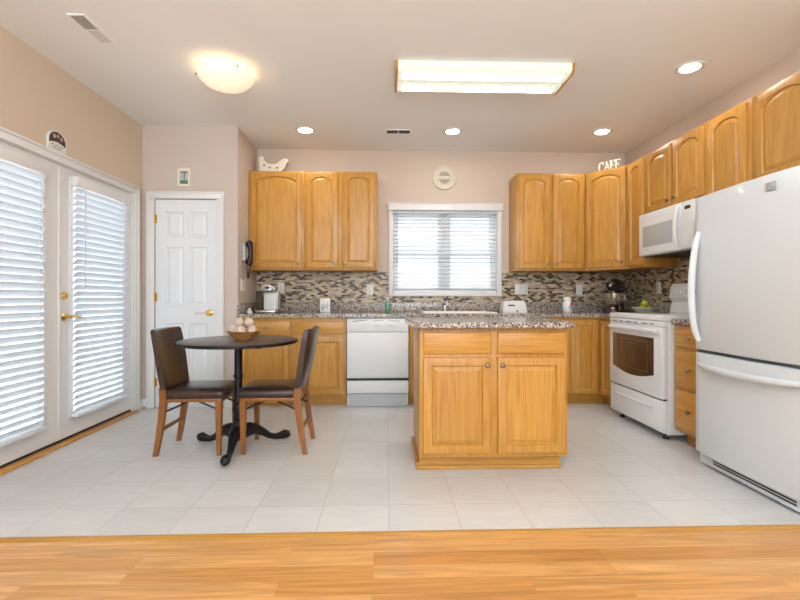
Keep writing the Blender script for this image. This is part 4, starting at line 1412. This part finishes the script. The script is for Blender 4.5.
def plate(name, label, loc, rz, w, h, kind):
    p_ = thing(name, label, 'outlet' if 'outlet' in name else 'switch', loc, rz, 'wall plates')
    b = nb(); box(b, -w / 2, w / 2, -0.006, 0.0, -h / 2, h / 2, 0.003); finish('cover_plate', b, M['plate_white'], p_)
    n_ = 2 if w > 0.1 else 1
    for k in range(n_):
        cx_ = 0 if n_ == 1 else (-0.024 + 0.048 * k)
        if kind == 'outlet':
            for dz in (-0.02, 0.02):
                b = nb(); box(b, cx_ - 0.015, cx_ + 0.015, -0.0078, -0.0062, dz - 0.014, dz + 0.014, 0.0006); s_ = finish('socket', b, M['ceramic'], p_)
                b = nb(); box(b, cx_ - 0.007, cx_ - 0.005, -0.0084, -0.0079, dz - 0.004, dz + 0.005); box(b, cx_ + 0.005, cx_ + 0.007, -0.0084, -0.0079, dz - 0.004, dz + 0.005); finish('slots', b, M['gap'], s_)
        else:
            b = nb(); box(b, cx_ - 0.016, cx_ + 0.016, -0.0085, -0.0062, -0.033, 0.033, 0.0015); finish('rocker', b, M['ceramic'], p_)
    return p_


YM = YB - 0.0083
plate('wall_outlet', 'white outlet plate just behind the coffee maker', (-1.175, YM, 1.185), 0, 0.075, 0.117, 'outlet')
plate('wall_outlet', 'white outlet plate left of the window, right of the floral canister', (-0.18, YM, 1.165), 0, 0.075, 0.117, 'outlet')
plate('wall_switch', 'wide double switch plate right of the window above the toaster', (1.545, YM, 1.170), 0, 0.150, 0.117, 'switch')
plate('wall_outlet', 'white outlet plate on the backsplash between the ceramic jar and the stand mixer', (2.215, YM, 1.165), 0, 0.075, 0.117, 'outlet')
plate('wall_outlet', 'white outlet plate on the right wall above the lime bowl', (XR - 0.0105, 4.43, 1.17), R90, 0.075, 0.117, 'outlet')
plate('wall_switch', 'pale switch plate on the pantry side wall below the phone', (XP + 0.0005, 4.60, 1.20), R(90), 0.150, 0.117, 'switch')

# ------------------------------------------------------------------ things on top of the cabinets
hn = thing('hen_cutout', 'cream wooden hen cutout standing on the left wall cabinet', 'figurine', (-1.36, 4.92, UZ1 + 0.0005))
hen = [(0.00, 0.0), (0.235, 0.0), (0.236, 0.05), (0.262, 0.060), (0.272, 0.080), (0.280, 0.118), (0.305, 0.135), (0.298, 0.162), (0.265, 0.172), (0.235, 0.165), (0.200, 0.132), (0.172, 0.106),
       (0.12, 0.104), (0.075, 0.118), (0.045, 0.150), (0.040, 0.182), (0.022, 0.198), (0.005, 0.195), (-0.008, 0.182), (-0.022, 0.176), (-0.012, 0.160), (-0.018, 0.135), (-0.006, 0.120), (-0.008, 0.06)]
b = nb(); prism(b, hen, -0.012, 0.012, axis='y', bev=0.002); bo = finish('body', b, M['cream'], hn)
b = nb()
for x, z in ((0.045, 0.095), (0.105, 0.070), (0.185, 0.068), (0.02, 0.015)):
    for k in range(4):
        a = 2 * PI * k / 4 + .4
        lathe(b, [(0.0001, -0.0138), (0.006, -0.0135), (0.006, -0.0122)], (x + 0.006 * math.cos(a), 0, z + 0.006 * math.sin(a)), 8, 'y')
finish('painted_dots', b, plain('brown_paint', (0.22, 0.13, 0.08), 0.6), bo)

cs = thing('letter_sign', 'cream serif CAFE word sign standing on the corner cabinet', 'sign', (2.352, 4.665, UZ1 + 0.0005), ang + R(4))
def serif(letter):
    S = 0.024
    if letter == 'C':
        out = []
        for k in range(19):
            a = R(50 + 260 * k / 18); out.append((0.042 + 0.042 * math.cos(a), 0.06 + 0.06 * math.sin(a)))
        inn = []
        for k in range(19):
            a = R(310 - 260 * k / 18); inn.append((0.046 + 0.024 * math.cos(a), 0.06 + 0.047 * math.sin(a)))
        return [out + inn, [(0.060, 0.078), (0.078, 0.078), (0.078, 0.118), (0.070, 0.118), (0.066, 0.105)]]
    if letter == 'A':
        return [[(0.008, 0.006), (0.018, 0.006), (0.046, 0.120), (0.036, 0.120)], [(0.036, 0.120), (0.050, 0.120), (0.086, 0.006), (0.062, 0.006)], [(0.022, 0.038), (0.066, 0.038), (0.062, 0.050), (0.026, 0.050)],
                [(0.0, 0.0), (0.030, 0.0), (0.030, 0.009), (0.0, 0.009)], [(0.052, 0.0), (0.096, 0.0), (0.096, 0.009), (0.052, 0.009)]]
    base = [[(0.010, 0.005), (0.034, 0.005), (0.034, 0.115), (0.010, 0.115)], [(0.0, 0.0), (0.044, 0.0), (0.044, 0.009), (0.0, 0.009)], [(0.0, 0.111), (0.078, 0.111), (0.078, 0.120), (0.0, 0.120)],
            [(0.070, 0.086), (0.078, 0.086), (0.078, 0.112), (0.070, 0.112)], [(0.034, 0.056), (0.060, 0.056), (0.060, 0.066), (0.034, 0.066)], [(0.056, 0.046), (0.062, 0.046), (0.062, 0.076), (0.056, 0.076)]]
    if letter == 'E':
        base += [[(0.044, 0.0), (0.082, 0.0), (0.082, 0.009), (0.044, 0.009)], [(0.074, 0.009), (0.082, 0.009), (0.082, 0.034), (0.076, 0.034)]]
    return base


xo = -0.155
for ltr, adv in zip('CAFE', (0.076, 0.080, 0.074, 0.08)):
    b = nb()
    for q, poly in enumerate(serif(ltr)):
        prism(b, [((x + xo) * 0.72, z * 0.86) for x, z in poly], -0.008 - 0.0004 * q, 0.010 + 0.0004 * q, axis='y')
    finish('letter', b, M['cream'], cs)
    xo += adv

# ------------------------------------------------------------------ things on the counter
CZ = 0.9145
cm = thing('coffee_maker', 'silver single-serve coffee maker in the left counter corner', 'coffee maker', (-1.235, 4.80, CZ))
b = nb(); box(b, -0.115, 0.095, -0.12, 0.12, 0.0, 0.030, 0.010); finish('base', b, M['steel'], cm)
b = nb(); box(b, -0.060, 0.095, 0.0, 0.12, 0.0305, 0.225, 0.012); finish('back_column', b, plain('silver_plastic', (0.60, 0.60, 0.60), 0.3, 0.3), cm)
b = nb(); box(b, -0.045, 0.088, -0.045, -0.001, 0.0305, 0.205, 0.010); finish('front_panel', b, plain('light_silver', (0.72, 0.72, 0.71), 0.35), cm)
b = nb(); box(b, -0.118, -0.068, -0.08, 0.10, 0.0305, 0.230, 0.012); tk = finish('water_tank', b, glass('tank_grey', (0.55, 0.57, 0.58), 0.1, 1.2), cm)
b = nb(); lathe(b, [(0.0001, 0.0), (0.062, 0.0), (0.070, 0.012), (0.068, 0.040), (0.050, 0.060), (0.0001, 0.066)], (0.015, -0.045, 0.2265), 28); hd = finish('brew_head', b, plain('silver_head', (0.66, 0.66, 0.66), 0.25, 0.4), cm)
b = nb(); tube(b, bez((-0.045, -0.08, 0.245), (-0.045, -0.16, 0.300), (0.075, -0.16, 0.300), (0.075, -0.08, 0.245), 12), 0.009, 10); finish('lift_handle', b, M['ceramic'], hd)
b = nb(); box(b, -0.005, 0.035, -0.128, -0.110, 0.250, 0.272, 0.004); finish('display', b, M['black'], hd)

sh = thing('shell_figurine', 'small cream shell-like trinket beside the coffee maker', 'figurine', (-1.372, 4.58, CZ))
b = nb(); lathe(b, [(0.0001, 0.0), (0.026, 0.0), (0.032, 0.010), (0.024, 0.024), (0.014, 0.036), (0.016, 0.044), (0.008, 0.054), (0.0001, 0.056)], n=14); finish('shell', b, M['ceramic'], sh)

cn = thing('floral_canister', 'square white canister with green plant picture and wooden lid', 'canister', (-0.655, 4.91, CZ))
b = nb(); box(b, -0.055, 0.055, -0.055, 0.055, 0.0, 0.155, 0.006); cb_ = finish('box', b, M['ceramic'], cn)
b = nb(); box(b, -0.058, 0.058, -0.058, 0.058, 0.1555, 0.172, 0.004); finish('lid', b, M['bowlwood'], cn)
b = nb()
for (x0, z0, x1, z1) in ((-0.02, 0.02, -0.028, 0.085), (-0.02, 0.03, -0.005, 0.10), (0.022, 0.03, 0.030, 0.11), (0.022, 0.04, 0.010, 0.08)):
    tube(b, [(x0, -0.0555, z0), (x1, -0.0555, z1)], 0.0016, 6)
for (x, z, a_) in ((-0.03, 0.05, 40), (-0.008, 0.055, -30), (-0.032, 0.078, 60), (-0.004, 0.09, -50), (0.016, 0.07, 30), (0.034, 0.08, -40), (0.03, 0.105, 10), (-0.02, 0.035, 80)):
    ca, sa = math.cos(R(a_)), math.sin(R(a_))
    prism(b, [(x + u * ca - v_ * sa, z + u * sa + v_ * ca) for u, v_ in ((-0.014, 0), (0, -0.006), (0.014, 0), (0, 0.006))], -0.0565, -0.0552, axis='y')
finish('painted_plant', b, M['green_leaf'], cb_)

gb = thing('green_bottle', 'small green glass bottle standing left of the sink', 'bottle', (0.02, 4.86, CZ))
b = nb(); lathe(b, [(0.0001, 0.0), (0.028, 0.0), (0.031, 0.010), (0.031, 0.060), (0.034, 0.075), (0.030, 0.095), (0.014, 0.115), (0.012, 0.130)], n=24); finish('bottle_body', b, plain('green_glaze', (0.10, 0.36, 0.22), 0.12, coat=0.6), gb)
b = nb(); lathe(b, [(0.013, 0.1305), (0.015, 0.134), (0.014, 0.146), (0.005, 0.150), (0.005, 0.162), (0.0001, 0.163)], n=18); tube(b, [(0, 0, 0.158), (-0.024, -0.01, 0.157)], 0.004, 8); finish('pump', b, M['ceramic'], gb)

ts = thing('toaster', 'white toaster with dark slot on the counter right of the sink', 'toaster', (1.37, 4.80, CZ))
b = nb()
loft(b, [[(-0.130 + e, -0.075 + e * .6, z), (0.130 - e, -0.075 + e * .6, z), (0.130 - e, 0.075 - e * .6, z), (-0.130 + e, 0.075 - e * .6, z)] for e, z in ((0.004, 0.0), (0.0, 0.012), (0.012, 0.09), (0.020, 0.118), (0.032, 0.125))])
bmesh.ops.bevel(b, geom=[e for e in b.edges if abs(e.verts[0].co.z - e.verts[1].co.z) > 0.003], offset=0.008, segments=2, affect='EDGES')
bt_ = finish('casing', b, M['ceramic'], ts)
b = nb(); box(b, -0.075, -0.005, -0.0735, -0.066, 0.070, 0.084, 0.001); finish('dark_window', b, M['black'], bt_)
b = nb(); box(b, -0.100, 0.100, -0.030, -0.012, 0.1252, 0.1262); box(b, -0.100, 0.100, 0.012, 0.030, 0.1252, 0.1262); finish('bread_slots', b, M['gap'], bt_)
b = nb(); lathe(b, [(0.0001, 0), (0.009, 0), (0.009, -0.008), (0.0001, -0.009)], (0.02, -0.074, 0.018), 12, 'y'); finish('dial', b, M['black'], bt_)

jr = thing('ceramic_jar', 'white ceramic jar with red and black decoration near the mixer', 'jar', (1.985, 4.86, CZ))
b = nb(); lathe(b, [(0.0001, 0.0), (0.045, 0.0), (0.052, 0.015), (0.055, 0.06), (0.050, 0.105), (0.036, 0.122), (0.034, 0.128)], n=30); jb = finish('jar_body', b, M['ceramic'], jr)
b = nb(); lathe(b, [(0.0345, 0.1285), (0.042, 0.131), (0.044, 0.140), (0.034, 0.160), (0.016, 0.170), (0.0001, 0.172)], n=30); finish('lid', b, M['ceramic'], jr)
b = nb()
for a, z, s in ((-62, 0.098, 0.013), (-50, 0.088, 0.012), (-72, 0.078, 0.010)):
    c0 = Vector((0.052 * math.cos(R(a)), 0.052 * math.sin(R(a)), z))
    bmesh.ops.create_uvsphere(b, u_segments=10, v_segments=6, radius=s, matrix=Matrix.Translation(c0))
finish('red_motif', b, M['red'], jb)
b = nb()
for a, z, s in ((-95, 0.060, 0.006), (-80, 0.050, 0.007), (-65, 0.042, 0.007), (-58, 0.060, 0.006)):
    c0 = Vector((0.054 * math.cos(R(a)), 0.054 * math.sin(R(a)), z))
    bmesh.ops.create_uvsphere(b, u_segments=8, v_segments=6, radius=s, matrix=Matrix.Translation(c0))
finish('dark_motif', b, M['black'], jb)

mx_ = thing('stand_mixer', 'black stand mixer with steel bowl in the counter corner', 'mixer', (2.455, 4.73, CZ), R(-45))
b = nb(); prism(b, rounded_poly([(-0.10, -0.19), (0.10, -0.19), (0.10, 0.17), (-0.10, 0.17)], [0.09, 0.09, 0.06, 0.06], 6), 0, 0.032, bev=0.006); finish('base', b, plain('mixer_base_sheen', (0.05, 0.012, 0.012), 0.15, coat=0.6), mx_)  # red-brown reflections of the black base put into its colour
MXM = plain('mixer_black', (0.014, 0.012, 0.013), 0.12, coat=0.8)
b = nb()
loft(b, [[(x * w_, y0 + y * d_, z) for x, y in [(math.cos(2 * PI * k / 16), math.sin(2 * PI * k / 16)) for k in range(16)]] for z, w_, y0, d_ in ((0.0325, 0.055, 0.105, 0.055), (0.12, 0.042, 0.110, 0.045), (0.20, 0.045, 0.110, 0.05), (0.25, 0.05, 0.105, 0.055))])
finish('neck', b, MXM, mx_)
b = nb()
tube(b, [(0, 0.165, 0.285), (0, 0.15, 0.287), (0, 0.10, 0.290), (0, 0.0, 0.292), (0, -0.10, 0.290), (0, -0.155, 0.286), (0, -0.175, 0.285)], [0.02, 0.050, 0.064, 0.068, 0.064, 0.048, 0.02], 24); hd = finish('motor_head', b, MXM, mx_)
b = nb(); lathe(b, [(0.0705, -0.015), (0.0712, -0.012), (0.0712, 0.012), (0.0705, 0.015)], (0, -0.02, 0.291), 32, 'y', cap=False); finish('chrome_band', b, M['chrome'], hd)
b = nb(); lathe(b, [(0.0001, -0.012), (0.010, -0.010), (0.012, 0.004)], (0, -0.168, 0.285), 16, 'y'); finish('hub_cap', b, M['chrome'], hd)
b = nb(); lathe(b, [(0.035, 0.033), (0.045, 0.037), (0.032, 0.045), (0.055, 0.065), (0.085, 0.11), (0.100, 0.165), (0.103, 0.205), (0.107, 0.208), (0.101, 0.204), (0.096, 0.160), (0.080, 0.112), (0.04, 0.066), (0.0001, 0.062)], (0, -0.075, 0), 36, cap=False); bl = finish('mixing_bowl', b, M['mixer_bowl'], mx_)
b = nb(); tube(b, bez((0.085, -0.12, 0.12), (0.15, -0.17, 0.12), (0.16, -0.17, 0.19), (0.098, -0.115, 0.195), 10), 0.006, 8); finish('bowl_handle', b, M['mixer_bowl'], bl)
b = nb(); tube(b, [(0, -0.085, 0.235), (0, -0.085, 0.14)], 0.009, 10); finish('beater_shaft', b, M['chrome'], mx_)

lb = tag(finish('fruit_bowl', lathe(nb(), [(0.0001, 0.0), (0.055, 0.0), (0.060, 0.006), (0.100, 0.045), (0.128, 0.062), (0.132, 0.060), (0.102, 0.040), (0.058, 0.012), (0.0001, 0.010)], n=40), M['ceramic'], None, (2.545, 4.35, CZ)),
         'shallow white bowl holding limes, on the counter behind the stove', 'bowl')
lime0 = None
for i, (x, y, z, q) in enumerate([(-0.035, -0.01, 0.042, 'yellow-green lime at the left of the white bowl'), (0.034, -0.014, 0.042, 'yellow-green lime at the right of the white bowl'), (0.0, 0.045, 0.046, 'yellow-green lime at the back of the white bowl'),
                                  (-0.004, -0.004, 0.094, 'yellow-green lime stacked on top of the others in the white bowl')]):
    loc = (2.545 + x, 4.35 + y, CZ + z + 0.008)
    if i == 0:
        b = nb(); lathe(b, [(0.0001, -0.040), (0.006, -0.037), (0.020, -0.028), (0.029, -0.012), (0.031, 0.0), (0.029, 0.012), (0.020, 0.028), (0.006, 0.037), (0.0001, 0.041)], n=20, axis='x')
        lime0 = tag(finish('lime', b, M['lime'], None, loc, (0, 0, 0.6), angle=80), q, 'lime', 'limes in the white bowl')
    else:
        c_ = dup(lime0, loc, 0.6 + 1.3 * i, q)
